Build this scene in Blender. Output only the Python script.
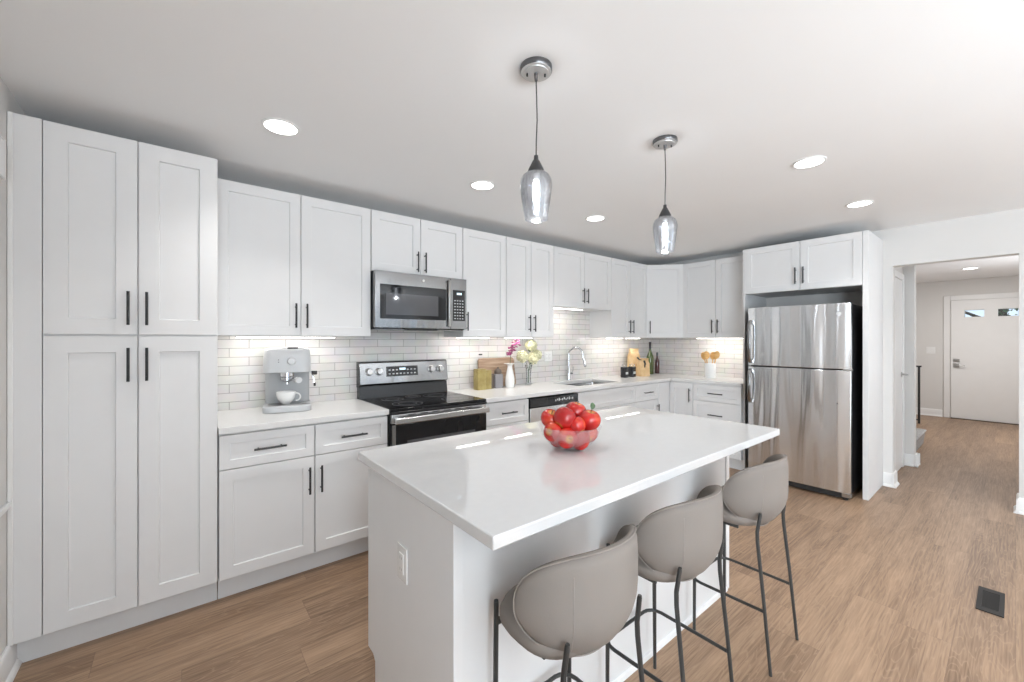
import bpy, bmesh, math, random
from mathutils import Vector, Matrix
random.seed(7)
for o in list(bpy.data.objects): bpy.data.objects.remove(o)
S = bpy.context.scene
COL = S.collection
PI = math.pi
# ------------------------------------------------------------ camera, world, light, exposure
YAW = math.radians(50.90); F = 409.42
cd = bpy.data.cameras.new('camera'); cam = bpy.data.objects.new('camera', cd); COL.objects.link(cam)
cam.location = (0, 0, 1.371); cam.rotation_euler = (PI/2, 0, YAW - PI/2)
cd.sensor_width = 36; cd.lens = 36*F/1024; cd.shift_y = -1.56/1024; cd.clip_start = .02
S.camera = cam
S.view_settings.view_transform = 'Standard'; S.view_settings.look = 'None'
S.view_settings.exposure = 0.38; S.view_settings.gamma = 1; S.view_settings.use_curve_mapping = False
W = bpy.data.worlds.new('world'); S.world = W; W.use_nodes = True
bg = W.node_tree.nodes['Background']; bg.inputs[0].default_value = (.70, .84, 1, 1); bg.inputs[1].default_value = 1.0
S.cycles.max_bounces = 10; S.cycles.diffuse_bounces = 5; S.cycles.glossy_bounces = 5; S.cycles.transparent_max_bounces = 12
S.cycles.sample_clamp_indirect = 4; S.cycles.use_denoising = True; S.cycles.caustics_reflective = False; S.cycles.caustics_refractive = False

def area(name, loc, rot, sx, sy, power, color=(1,1,1), parent=None, shape='RECTANGLE', spread=PI):
    l = bpy.data.lights.new(name, 'AREA'); l.shape = shape; l.size = sx
    if shape == 'RECTANGLE': l.size_y = sy
    l.energy = power; l.color = color; l.spread = spread
    o = bpy.data.objects.new(name, l); COL.objects.link(o); o.location = loc; o.rotation_euler = rot
    if parent: o.parent = parent
    return o
# daylight lamps added at windows out of view; tilted ones bounce off the ceiling
area('daylight_fill', (1.1, -3.66, 1.42), (PI/2+1.1, 0, 0), 2.1, 1.9, 205, (.88, .945, 1), spread=2.1)  # added lamp aimed up, so the ceiling acts as a soft source
area('daylight_fill', (1.1, -3.66, 1.42), (PI/2, 0, 0), 2.1, 1.9, 13, (.88, .95, 1))
area('daylight_fill', (3.7, -3.66, 1.42), (PI/2+1.1, 0, 0), 1.7, 1.9, 68, (.88, .945, 1), spread=2.1)  # second upward lamp, added for ceiling bounce
area('daylight_fill', (3.7, -3.66, 1.42), (PI/2, 0, 0), 1.7, 1.9, 11, (.88, .95, 1))
area('daylight_fill', (-.60, -2.0, 1.42), (PI/2+.15, 0, -PI/2+.45), 1.9, 1.9, 104, (.82, .92, 1), spread=2.6)  # added lamp, turned to brighten the island end
area('daylight_fill', (7.9, -1.26, 1.45), (PI/2+.2, 0, 0), .9, 1.3, 44, (.97, .98, 1))  # lamp at the unseen hall window, raised to brighten the hall walls

# ------------------------------------------------------------ materials
def nt(name):
    m = bpy.data.materials.new(name); m.use_nodes = True
    t = m.node_tree; b = t.nodes['Principled BSDF']; return m, t, b
def N(t, kind, **kw):
    n = t.nodes.new(kind)
    for k, v in kw.items(): setattr(n, k, v)
    return n
def L(t, a, b): t.links.new(a, b)
def coords(t, scale=(1,1,1), loc=(0,0,0)):
    g = N(t, 'ShaderNodeNewGeometry'); mp = N(t, 'ShaderNodeMapping')
    L(t, g.outputs['Position'], mp.inputs[0]); mp.inputs['Scale'].default_value = scale; mp.inputs['Location'].default_value = loc
    return mp.outputs[0]
def ocoords(t, scale=(1,1,1)):
    g = N(t, 'ShaderNodeTexCoord'); mp = N(t, 'ShaderNodeMapping')
    L(t, g.outputs['Object'], mp.inputs[0]); mp.inputs['Scale'].default_value = scale
    return mp.outputs[0]
def bump(t, b, h, s=.1, d=.01):
    n = N(t, 'ShaderNodeBump'); n.inputs['Strength'].default_value = s; n.inputs['Distance'].default_value = d
    L(t, h, n.inputs['Height']); L(t, n.outputs[0], b.inputs['Normal'])
def plain(name, col, rough=.5, metal=0, var=.03, scale=8, bm=0, bscale=150, spec=.5, coat=0):
    m, t, b = nt(name)
    n = N(t, 'ShaderNodeTexNoise'); n.inputs['Scale'].default_value = scale; L(t, ocoords(t), n.inputs['Vector'])
    r = N(t, 'ShaderNodeValToRGB'); r.color_ramp.elements[0].position = .3; r.color_ramp.elements[1].position = .7
    r.color_ramp.elements[0].color = (*[c*(1-var) for c in col], 1); r.color_ramp.elements[1].color = (*[min(1, c*(1+var)) for c in col], 1)
    L(t, n.outputs['Fac'], r.inputs[0]); L(t, r.outputs[0], b.inputs['Base Color'])
    b.inputs['Roughness'].default_value = rough; b.inputs['Metallic'].default_value = metal
    b.inputs['Specular IOR Level'].default_value = spec; b.inputs['Coat Weight'].default_value = coat; b.inputs['Coat Roughness'].default_value = .012
    if bm:
        n2 = N(t, 'ShaderNodeTexNoise'); n2.inputs['Scale'].default_value = bscale; L(t, ocoords(t), n2.inputs['Vector'])
        bump(t, b, n2.outputs['Fac'], bm, .002)
    return m
def emis(name, col, s):
    m, t, b = nt(name); b.inputs['Base Color'].default_value = (*col, 1)
    b.inputs['Emission Color'].default_value = (*col, 1); b.inputs['Emission Strength'].default_value = s
    return m
def thin_glass(name, tint=(1,1,1), refl=.9, rough=.02, seeds=0, body=0.0, milk=0):
    m, t, b = nt(name); t.nodes.remove(b); out = t.nodes['Material Output']
    tr = N(t, 'ShaderNodeBsdfTransparent'); tr.inputs[0].default_value = (*tint, 1)
    gl = N(t, 'ShaderNodeBsdfGlossy'); gl.inputs[0].default_value = (1,1,1,1); gl.inputs['Roughness'].default_value = rough
    fr = N(t, 'ShaderNodeLayerWeight'); fr.inputs[0].default_value = .35
    mu = N(t, 'ShaderNodeMath', operation='MULTIPLY_ADD'); mu.inputs[1].default_value = refl; mu.inputs[2].default_value = .03 + body
    L(t, fr.outputs['Fresnel'], mu.inputs[0])
    mx = N(t, 'ShaderNodeMixShader'); L(t, mu.outputs[0], mx.inputs[0]); L(t, tr.outputs[0], mx.inputs[1]); L(t, gl.outputs[0], mx.inputs[2])
    if seeds:
        v = N(t, 'ShaderNodeTexVoronoi'); v.inputs['Scale'].default_value = seeds; L(t, ocoords(t), v.inputs['Vector'])
        bu = N(t, 'ShaderNodeBump'); bu.inputs['Strength'].default_value = .35; bu.inputs['Distance'].default_value = .002
        L(t, v.outputs['Distance'], bu.inputs['Height']); L(t, bu.outputs[0], gl.inputs['Normal']); L(t, bu.outputs[0], fr.inputs['Normal'])
    if milk:
        df = N(t, 'ShaderNodeBsdfDiffuse'); df.inputs[0].default_value = (.85,.85,.86,1); tl = N(t, 'ShaderNodeBsdfTranslucent'); tl.inputs[0].default_value = (.85,.85,.86,1)
        m0 = N(t, 'ShaderNodeMixShader'); L(t, df.outputs[0], m0.inputs[1]); L(t, tl.outputs[0], m0.inputs[2])
        m1 = N(t, 'ShaderNodeMixShader'); m1.inputs[0].default_value = milk; L(t, mx.outputs[0], m1.inputs[1]); L(t, m0.outputs[0], m1.inputs[2]); mx = m1
    L(t, mx.outputs[0], out.inputs[0]); return m

def floor_mat():
    m, t, b = nt('oak_plank'); g = N(t, 'ShaderNodeNewGeometry'); sp = N(t, 'ShaderNodeSeparateXYZ'); L(t, g.outputs['Position'], sp.inputs[0])
    def mth(op, a, c=None, d=None):
        n = N(t, 'ShaderNodeMath', operation=op)
        for i, v in enumerate((a, c, d)):
            if v is None: continue
            if isinstance(v, (int, float)): n.inputs[i].default_value = v
            else: L(t, v, n.inputs[i])
        return n.outputs[0]
    PW, PL = .182, 1.22
    ry = mth('DIVIDE', sp.outputs['Y'], PW); row = mth('FLOOR', ry); fy = mth('FRACT', ry)
    wn = N(t, 'ShaderNodeTexWhiteNoise', noise_dimensions='1D'); L(t, row, wn.inputs['W'])
    rx = mth('ADD', mth('DIVIDE', sp.outputs['X'], PL), mth('MULTIPLY', wn.outputs['Value'], 5.3)); colm = mth('FLOOR', rx); fx = mth('FRACT', rx)
    cb = N(t, 'ShaderNodeCombineXYZ'); L(t, row, cb.inputs[0]); L(t, colm, cb.inputs[1])
    w2 = N(t, 'ShaderNodeTexWhiteNoise', noise_dimensions='2D'); L(t, cb.outputs[0], w2.inputs['Vector'])
    rnd = w2.outputs['Value']
    # grain coordinates: long in x, each plank its own slice
    cg = N(t, 'ShaderNodeCombineXYZ'); L(t, mth('MULTIPLY', sp.outputs['X'], 1.0), cg.inputs[0]); L(t, mth('MULTIPLY', sp.outputs['Y'], 9.0), cg.inputs[1]); L(t, mth('MULTIPLY', rnd, 37.0), cg.inputs[2])
    n1 = N(t, 'ShaderNodeTexNoise'); n1.inputs['Scale'].default_value = 1.3; n1.inputs['Detail'].default_value = 3; n1.inputs['Distortion'].default_value = .4; L(t, cg.outputs[0], n1.inputs['Vector'])
    rings = mth('FRACT', mth('MULTIPLY', n1.outputs['Fac'], 16.0))
    ringl = mth('SUBTRACT', 1.0, mth('MULTIPLY', mth('ABSOLUTE', mth('SUBTRACT', rings, .5)), 2.0))
    c2 = N(t, 'ShaderNodeCombineXYZ'); L(t, mth('MULTIPLY', sp.outputs['X'], 5.0), c2.inputs[0]); L(t, mth('MULTIPLY', sp.outputs['Y'], 130.0), c2.inputs[1]); L(t, mth('MULTIPLY', rnd, 19.0), c2.inputs[2])
    n2 = N(t, 'ShaderNodeTexNoise'); n2.inputs['Scale'].default_value = 1.0; n2.inputs['Detail'].default_value = 4; L(t, c2.outputs[0], n2.inputs['Vector'])
    cr = N(t, 'ShaderNodeValToRGB'); e = cr.color_ramp.elements
    e[0].position = .30; e[0].position = .32; e[0].color = (.155, .092, .054, 1); e[1].position = .70; e[1].color = (.42, .275, .175, 1)
    mixv = mth('ADD', mth('MULTIPLY', n1.outputs['Fac'], .38), mth('ADD', mth('MULTIPLY', n2.outputs['Fac'], .50), mth('MULTIPLY', rnd, .12)))
    L(t, mixv, cr.inputs[0])
    mx = N(t, 'ShaderNodeMixRGB', blend_type='MIX'); mx.inputs[2].default_value = (.45, .31, .205, 1)
    L(t, mth('MULTIPLY', mth('POWER', ringl, 6.0), .38), mx.inputs[0]); L(t, cr.outputs[0], mx.inputs[1])
    ey = mth('MINIMUM', fy, mth('SUBTRACT', 1.0, fy)); ex = mth('MINIMUM', fx, mth('SUBTRACT', 1.0, fx))
    gy = mth('LESS_THAN', ey, .006); gx = mth('LESS_THAN', ex, .0012); gap = mth('MAXIMUM', gy, gx)
    m2 = N(t, 'ShaderNodeMixRGB', blend_type='MIX'); m2.inputs[2].default_value = (.13, .08, .055, 1)
    L(t, mth('MULTIPLY', gap, .40), m2.inputs[0]); L(t, mx.outputs[0], m2.inputs[1]); L(t, m2.outputs[0], b.inputs['Base Color'])
    b.inputs['Roughness'].default_value = .42; b.inputs['Specular IOR Level'].default_value = .4
    bump(t, b, n2.outputs['Fac'], .12, .002); return m

def tile_mat(axis, phase):
    m, t, b = nt('subway_tile_' + axis); g = N(t, 'ShaderNodeNewGeometry'); sp = N(t, 'ShaderNodeSeparateXYZ'); L(t, g.outputs['Position'], sp.inputs[0])
    a1 = N(t, 'ShaderNodeMath', operation='SUBTRACT'); L(t, sp.outputs[axis], a1.inputs[0]); a1.inputs[1].default_value = phase
    a2 = N(t, 'ShaderNodeMath', operation='SUBTRACT'); L(t, sp.outputs['Z'], a2.inputs[0]); a2.inputs[1].default_value = .906
    cb = N(t, 'ShaderNodeCombineXYZ'); L(t, a1.outputs[0], cb.inputs[0]); L(t, a2.outputs[0], cb.inputs[1])
    br = N(t, 'ShaderNodeTexBrick'); br.offset = .5; br.inputs['Scale'].default_value = 1
    br.inputs['Brick Width'].default_value = .2175; br.inputs['Row Height'].default_value = .0581; br.inputs['Mortar Size'].default_value = .0021
    br.inputs['Mortar Smooth'].default_value = .35
    br.inputs['Color1'].default_value = (.77, .745, .725, 1); br.inputs['Color2'].default_value = (.72, .695, .675, 1); br.inputs['Mortar'].default_value = (.36, .335, .32, 1)
    L(t, cb.outputs[0], br.inputs['Vector'])
    no = N(t, 'ShaderNodeTexNoise'); no.inputs['Scale'].default_value = 9; no.inputs['Detail'].default_value = 3; L(t, cb.outputs[0], no.inputs['Vector'])
    mx = N(t, 'ShaderNodeMixRGB', blend_type='MULTIPLY'); mx.inputs[0].default_value = .18; L(t, br.outputs[0], mx.inputs[1]); L(t, no.outputs['Color'], mx.inputs[2])
    L(t, mx.outputs[0], b.inputs['Base Color']); b.inputs['Roughness'].default_value = .22
    iv = N(t, 'ShaderNodeMath', operation='SUBTRACT'); iv.inputs[0].default_value = 1; L(t, br.outputs['Fac'], iv.inputs[1])
    bump(t, b, iv.outputs[0], .5, .002); return m

def steel_mat(name, col, rough, streak=(6, 6, .5), amt=.25, d=.01, vert=True, aniso=0):
    m, t, b = nt(name); b.inputs['Base Color'].default_value = (*col, 1); b.inputs['Metallic'].default_value = 1
    n = N(t, 'ShaderNodeTexNoise'); n.inputs['Scale'].default_value = 1; n.inputs['Detail'].default_value = 1; L(t, ocoords(t, streak), n.inputs['Vector'])
    n2 = N(t, 'ShaderNodeTexNoise'); n2.inputs['Scale'].default_value = 1; n2.inputs['Detail'].default_value = 2
    L(t, ocoords(t, (4, 4, 500) if not vert else (500, 500, 4)), n2.inputs['Vector'])
    mr = N(t, 'ShaderNodeMapRange'); mr.inputs['To Min'].default_value = rough*.8; mr.inputs['To Max'].default_value = rough*1.2
    L(t, n2.outputs['Fac'], mr.inputs['Value']); L(t, mr.outputs[0], b.inputs['Roughness'])
    bump(t, b, n.outputs['Fac'], amt, d)
    if aniso:
        tg = N(t, 'ShaderNodeTangent'); tg.direction_type = 'RADIAL'; tg.axis = 'Z'; L(t, tg.outputs[0], b.inputs['Tangent'])
        b.inputs['Anisotropic'].default_value = aniso; b.inputs['Anisotropic Rotation'].default_value = .25
    return m

def apple_mat():
    m, t, b = nt('apple_skin'); n = N(t, 'ShaderNodeTexNoise'); n.inputs['Scale'].default_value = 14; n.inputs['Detail'].default_value = 4
    oi = N(t, 'ShaderNodeObjectInfo'); add = N(t, 'ShaderNodeVectorMath', operation='ADD'); L(t, ocoords(t, (1, 1, .35)), add.inputs[0]); L(t, oi.outputs['Random'], add.inputs[1]); L(t, add.outputs[0], n.inputs['Vector'])
    r = N(t, 'ShaderNodeValToRGB'); e = r.color_ramp.elements; e[0].position = .42; e[0].color = (.34, .006, .006, 1); e[1].position = .78; e[1].color = (.66, .11, .02, 1)
    x = e.new(.6); x.color = (.50, .016, .010, 1)
    L(t, n.outputs['Fac'], r.inputs[0])
    tc = N(t, 'ShaderNodeTexCoord'); sp = N(t, 'ShaderNodeSeparateXYZ'); L(t, tc.outputs['Object'], sp.inputs[0])
    cb = N(t, 'ShaderNodeCombineXYZ'); L(t, sp.outputs[0], cb.inputs[0]); L(t, sp.outputs[1], cb.inputs[1])
    ln = N(t, 'ShaderNodeVectorMath', operation='LENGTH'); L(t, cb.outputs[0], ln.inputs[0])
    mr = N(t, 'ShaderNodeMapRange'); mr.inputs['From Min'].default_value = .006; mr.inputs['From Max'].default_value = .02; mr.inputs['To Min'].default_value = .75; mr.inputs['To Max'].default_value = 0
    L(t, ln.outputs['Value'], mr.inputs['Value'])
    mx = N(t, 'ShaderNodeMixRGB'); mx.inputs[2].default_value = (.75, .45, .10, 1); L(t, mr.outputs[0], mx.inputs[0]); L(t, r.outputs[0], mx.inputs[1])
    L(t, mx.outputs[0], b.inputs['Base Color']); b.inputs['Roughness'].default_value = .25; b.inputs['Coat Weight'].default_value = .2; return m

def wood_mat(name, a, c, scale=(30, 30, 3), rough=.5):
    m, t, b = nt(name); n = N(t, 'ShaderNodeTexNoise'); n.inputs['Scale'].default_value = 1; n.inputs['Detail'].default_value = 5; L(t, ocoords(t, scale), n.inputs['Vector'])
    r = N(t, 'ShaderNodeValToRGB'); e = r.color_ramp.elements; e[0].position = .35; e[0].color = (*a, 1); e[1].position = .68; e[1].color = (*c, 1)
    L(t, n.outputs['Fac'], r.inputs[0]); L(t, r.outputs[0], b.inputs['Base Color']); b.inputs['Roughness'].default_value = rough; return m

M = dict(
 cab=plain('white_cabinet_paint', (.755, .752, .750), .5, var=.008, bm=.02),
 kick=plain('toe_kick_paint', (.68, .68, .68), .45, var=.01),
 wall=plain('warm_grey_wall_paint', (.69, .675, .655), .85, var=.01, scale=2, bm=.03),
 wallh=plain('hall_grey_wall_paint', (.72, .705, .685), .85, var=.01, scale=2, bm=.03),
 ceil=plain('ceiling_paint', (.88, .88, .88), .9, var=.006, scale=2, bm=.03),
 trim=plain('white_trim_paint', (.84, .835, .825), .35, var=.008),
 quartz=plain('polished_white_quartz', (.67, .665, .66), .012, var=.012, scale=40, spec=1.0),
 quartzm=plain('honed_white_quartz', (.74, .735, .725), .22, var=.012, scale=40, spec=.45),
 black=plain('matte_black_metal', (.018, .018, .019), .38, var=.1, spec=.5),
 gun=plain('dark_bronze_metal', (.075, .075, .078), .35, metal=.7, var=.1),
 blackp=plain('black_enamel', (.012, .012, .013), .25, var=.1),
 glassb=plain('black_oven_glass', (.010, .010, .011), .04, var=.05, spec=.35),
 wglass=plain('dark_window_glass', (.085, .085, .09), .06, var=.05, spec=.35),
 steel=steel_mat('brushed_steel', (.37, .368, .365), .20, (5, 5, 1), .25, .01),
 fsteel=steel_mat('fridge_steel', (.82, .845, .87), .22, (6, 6, .45), .9, .05, aniso=.85),
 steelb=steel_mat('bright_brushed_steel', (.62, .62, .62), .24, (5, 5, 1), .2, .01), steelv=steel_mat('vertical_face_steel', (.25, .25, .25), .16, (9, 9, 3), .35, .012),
 chrome=plain('chrome', (.62, .63, .65), .07, metal=1, var=.02),
 nickel=plain('satin_nickel', (.5, .49, .48), .3, metal=1, var=.02),
 canopy=plain('satin_dark_canopy', (.16, .16, .165), .28, metal=.9, var=.05),
 canopyl=plain('brushed_canopy_face', (.62, .62, .62), .4, metal=.6, var=.05),
 velvet=plain('taupe_velvet', (.225, .198, .178), .8, var=.05, scale=5, bm=.15, bscale=300, spec=.25),
 piping=plain('taupe_piping', (.27, .24, .215), .7, var=.04),
 leg=plain('dark_grey_steel_leg', (.045, .045, .044), .42, metal=.3, var=.1),
 oak=floor_mat(), tileX=tile_mat('X', .1425), tileY=tile_mat('Y', .05),
 glass=thin_glass('clear_glass', (.97, .98, .98), .8), seeded=thin_glass('seeded_glass', (.87, .88, .90), .75, .12, 60, .04, .0),
 bowlg=thin_glass('bowl_glass', (.985, .985, .985), .22, .03, 0, -.01, .05), pane=thin_glass('window_pane', (.98, .99, 1), .5),
 apple=apple_mat(), stem=plain('stem_brown', (.12, .07, .03), .7), leaf=plain('leaf_green', (.07, .13, .055), .5, var=.2), leafd=plain('dark_leaf', (.05, .10, .035), .5, var=.2),
 olive=wood_mat('olive_gold_canister', (.29, .22, .07), (.42, .34, .13), (15, 15, 15), .35), greyc=plain('grey_ceramic', (.27, .26, .27), .4, var=.06), greyd=plain('dark_wood_box', (.11, .085, .07), .5, var=.1),
 board=wood_mat('walnut_board', (.27, .17, .11), (.47, .34, .24), (4, 30, 40)), ceramic=plain('white_ceramic', (.86, .86, .85), .18, var=.01, coat=.3),
 purple=plain('magenta_petals', (.24, .03, .12), .6, var=.25, scale=60), cream=plain('cream_petals', (.86, .84, .58), .6, var=.08, scale=60), 
 kraft=wood_mat('kraft_paper', (.66, .44, .22), (.78, .56, .32), (20, 20, 20), .8), spoon=wood_mat('spoon_wood', (.62, .34, .10), (.78, .48, .18), (10, 10, 60), .5),
 gbottle=plain('green_bottle_glass', (.055, .085, .018), .08, var=.1, spec=.8), rbottle=plain('dark_red_bottle_glass', (.07, .02, .022), .1, var=.1, spec=.8), foil=plain('dark_foil', (.02, .02, .03), .3),
 jar=plain('black_jar_contents', (.02, .02, .022), .15, var=.1), label=plain('white_label', (.8, .8, .78), .5), mark=plain('grey_ink', (.16, .16, .17), .6), lmark=plain('pale_ink', (.62, .63, .64), .5),
 coffee=plain('pale_grey_appliance', (.52, .53, .54), .32, var=.01), coffeed=plain('mid_grey_appliance', (.40, .41, .42), .35, var=.01),
 carpet=plain('grey_carpet', (.34, .33, .32), .95, var=.25, scale=60, bm=.8, bscale=120), dark=plain('dark_rubber', (.02, .02, .02), .6),
 lamp=emis('downlight_glow', (1, .99, .97), 5.0), strip=emis('strip_glow', (1, .97, .92), 4.0), bulb=emis('bulb_glow', (.93, .97, 1), 9.0), display=emis('display_digits', (.7, .9, 1), .7),
 vent=plain('vent_dark_bronze', (.012, .010, .009), .6), bark=plain('bark', (.06, .05, .04), .9, var=.2), concrete=plain('threshold', (.10, .07, .05), .5), grass=plain('lawn', (.12, .2, .06), .9, var=.2),
)
# ------------------------------------------------------------ mesh helpers
def tag(o, label, cat, group=None):
    o['label'] = label; o['category'] = cat
    if group: o['group'] = group
    return o
def thing(name, label, cat, loc=(0,0,0), rz=0, group=None):
    o = bpy.data.objects.new(name, None); COL.objects.link(o); o.location = loc; o.rotation_euler = (0,0,rz); o.empty_display_size = .1
    return tag(o, label, cat, group)
class MB:
    def __init__(s): s.bm = bmesh.new()
    def box(s, x0, y0, z0, x1, y1, z1, mat=None):
        v = [s.bm.verts.new(Vector(p)) for p in ((x0,y0,z0),(x1,y0,z0),(x1,y1,z0),(x0,y1,z0),(x0,y0,z1),(x1,y0,z1),(x1,y1,z1),(x0,y1,z1))]
        if mat: 
            for w in v: w.co = mat @ w.co
        for f in ((3,2,1,0),(4,5,6,7),(0,1,5,4),(1,2,6,5),(2,3,7,6),(3,0,4,7)): s.bm.faces.new([v[i] for i in f])
        return s
    def tube(s, pts, r, seg=10, closed=False, caps=True):
        pts = [Vector(p) for p in pts]; n = len(pts); rings = []
        rs = r if isinstance(r, (list, tuple)) else [r]*n
        up = None
        for i, p in enumerate(pts):
            if closed: d = pts[(i+1)%n] - pts[i-1]
            else: d = pts[min(i+1, n-1)] - pts[max(i-1, 0)]
            d.normalize()
            if up is None:
                up = Vector((0,0,1)) if abs(d.z) < .9 else Vector((1,0,0))
            a = d.cross(up)
            if a.length < 1e-5: a = d.orthogonal()
            a.normalize(); b = a.cross(d); up = b
            rings.append([s.bm.verts.new(p + (a*math.cos(2*PI*k/seg) + b*math.sin(2*PI*k/seg))*rs[i]) for k in range(seg)])
        for i in range(n if closed else n-1):
            A, B = rings[i], rings[(i+1)%n]
            for k in range(seg): s.bm.faces.new((A[k], A[(k+1)%seg], B[(k+1)%seg], B[k]))
        if caps and not closed: s.bm.faces.new(rings[0][::-1]); s.bm.faces.new(rings[-1])
        return s
    def lathe(s, prof, c=(0,0,0), seg=32, mat=None):
        c = Vector(c); rings = []
        for r, z in prof:
            if r < 1e-6: rings.append([s.bm.verts.new(c + Vector((0,0,z)))])
            else: rings.append([s.bm.verts.new(c + Vector((r*math.cos(2*PI*k/seg), r*math.sin(2*PI*k/seg), z))) for k in range(seg)])
        if mat:
            for R in rings:
                for v in R: v.co = mat @ v.co
        for A, B in zip(rings, rings[1:]):
            for k in range(seg):
                a = A[k % len(A)], A[(k+1) % len(A)], B[(k+1) % len(B)], B[k % len(B)]
                f = []
                for v in a:
                    if v not in f: f.append(v)
                if len(f) > 2:
                    try: s.bm.faces.new(f)
                    except ValueError: pass
        return s
    def prism(s, poly, h0, h1, axis='z'):
        def P(a, b, h): return {'z': (a,b,h), 'x': (h,a,b), 'y': (a,h,b)}[axis]
        A = [s.bm.verts.new(P(a,b,h0)) for a,b in poly]; B = [s.bm.verts.new(P(a,b,h1)) for a,b in poly]; n = len(poly)
        s.bm.faces.new(A[::-1]); s.bm.faces.new(B)
        for i in range(n): s.bm.faces.new((A[i], A[(i+1)%n], B[(i+1)%n], B[i]))
        return s
    def cells(s, xs, ys, keep, z0, z1):
        V = {}
        def v(i, j, z):
            if (i,j,z) not in V: V[(i,j,z)] = s.bm.verts.new((xs[i], ys[j], z))
            return V[(i,j,z)]
        K = {(i,j) for i in range(len(xs)-1) for j in range(len(ys)-1) if keep(i,j)}
        for i, j in K:
            s.bm.faces.new((v(i,j,z1), v(i+1,j,z1), v(i+1,j+1,z1), v(i,j+1,z1))); s.bm.faces.new((v(i,j+1,z0), v(i+1,j+1,z0), v(i+1,j,z0), v(i,j,z0)))
            for (di, dj), (a, b) in {(0,-1): ((i,j),(i+1,j)), (1,0): ((i+1,j),(i+1,j+1)), (0,1): ((i+1,j+1),(i,j+1)), (-1,0): ((i,j+1),(i,j))}.items():
                if (i+di, j+dj) not in K: s.bm.faces.new((v(*a,z0), v(*b,z0), v(*b,z1), v(*a,z1)))
        bmesh.ops.dissolve_limit(s.bm, angle_limit=.01, verts=s.bm.verts, edges=s.bm.edges)
        return s
    def xf(s, m):
        bmesh.ops.transform(s.bm, matrix=m, verts=s.bm.verts); return s
    def build(s, name, mat, parent=None, bevel=0, seg=2, smooth=True, ang=35, sub=0, solid=0, loc=None, rot=None):
        bmesh.ops.recalc_face_normals(s.bm, faces=s.bm.faces)
        me = bpy.data.meshes.new(name); s.bm.to_mesh(me); s.bm.free()
        if mat: me.materials.append(mat)
        o = bpy.data.objects.new(name, me); COL.objects.link(o)
        if parent: o.parent = parent
        if loc: o.location = loc
        if rot: o.rotation_euler = rot
        if smooth:
            me.shade_smooth(); me.set_sharp_from_angle(angle=math.radians(ang))
        if solid:
            md = o.modifiers.new('solid', 'SOLIDIFY'); md.thickness = solid; md.offset = 0
        if bevel:
            md = o.modifiers.new('bevel', 'BEVEL'); md.width = bevel; md.segments = seg; md.limit_method = 'ANGLE'; md.angle_limit = math.radians(40)
        if sub:
            md = o.modifiers.new('sub', 'SUBSURF'); md.levels = sub; md.render_levels = sub
        return o
def struct(o): o['kind'] = 'structure'; return o
def rbox(x0, y0, x1, y1, r, n=5):
    out = []
    for cx, cy, a0 in ((x1-r, y0+r, -PI/2), (x1-r, y1-r, 0), (x0+r, y1-r, PI/2), (x0+r, y0+r, PI)):
        for k in range(n+1):
            a = a0 + PI/2*k/n; out.append((cx + r*math.cos(a), cy + r*math.sin(a)))
    return out
def copy_tree(o, parent=None):
    c = o.copy(); COL.objects.link(c); c.parent = parent
    for ch in [x for x in bpy.data.objects if x.parent == o]: copy_tree(ch, c)
    return c

# ------------------------------------------------------------ the room
XL, XW, YW, YB, ZC = -.545, 5.1425, 3.226, -3.6, 2.402
XE = 10.5; HY0, HY1 = -1.2, 3.2
struct(MB().box(XL-.12, YB-.12, -.12, XE+.12, YW+.12, 0).build('floor', M['oak'], smooth=False))
struct(MB().box(XL-.12, YB-.12, ZC, XE+.12, YW+.12, ZC+.1).build('ceiling', M['ceil'], smooth=False))
wl = MB()
for a, b, z0, z1 in ((YB-.12, -2.95, 0, ZC), (-1.05, YW+.12, 0, ZC), (-2.95, -1.05, 0, .45), (-2.95, -1.05, 2.35, ZC)): wl.box(XL-.12, a, z0, XL, b, z1)
struct(wl.build('wall_left', M['wall'], smooth=False))
w = bpy.data.objects.new('window_4', None); COL.objects.link(w); w['kind'] = 'structure'; w.location = (XL, -2.95, .45)  # unseen window, added to light the island end
fr = MB()
for y0, z0, y1, z1 in ((0,0,.06,1.9), (1.84,0,1.9,1.9), (.06,0,1.84,.06), (.06,1.84,1.84,1.9), (.92,.06,.98,1.84)): fr.box(-.09, y0, z0, -.03, y1, z1)
fr.build('window_frame', M['trim'], w, bevel=.003)
MB().box(-.065, .06, .06, -.06, .92, 1.84).build('pane', M['pane'], w); MB().box(-.065, .98, .06, -.06, 1.84, 1.84).build('pane', M['pane'], w)
wb = struct(MB().box(XL, YW, 0, XW+.12, YW+.12, ZC).build('wall_back', M['wall'], smooth=False))
wr = MB(); wr.box(XW, .722, 0, XW+.12, YW, ZC); wr.box(XW, YB, 0, XW+.12, -.016, ZC); wr.box(XW, -.016, 2.053, XW+.12, .722, ZC)
wr = struct(wr.build('wall_right', M['wall'], smooth=False))
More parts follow.
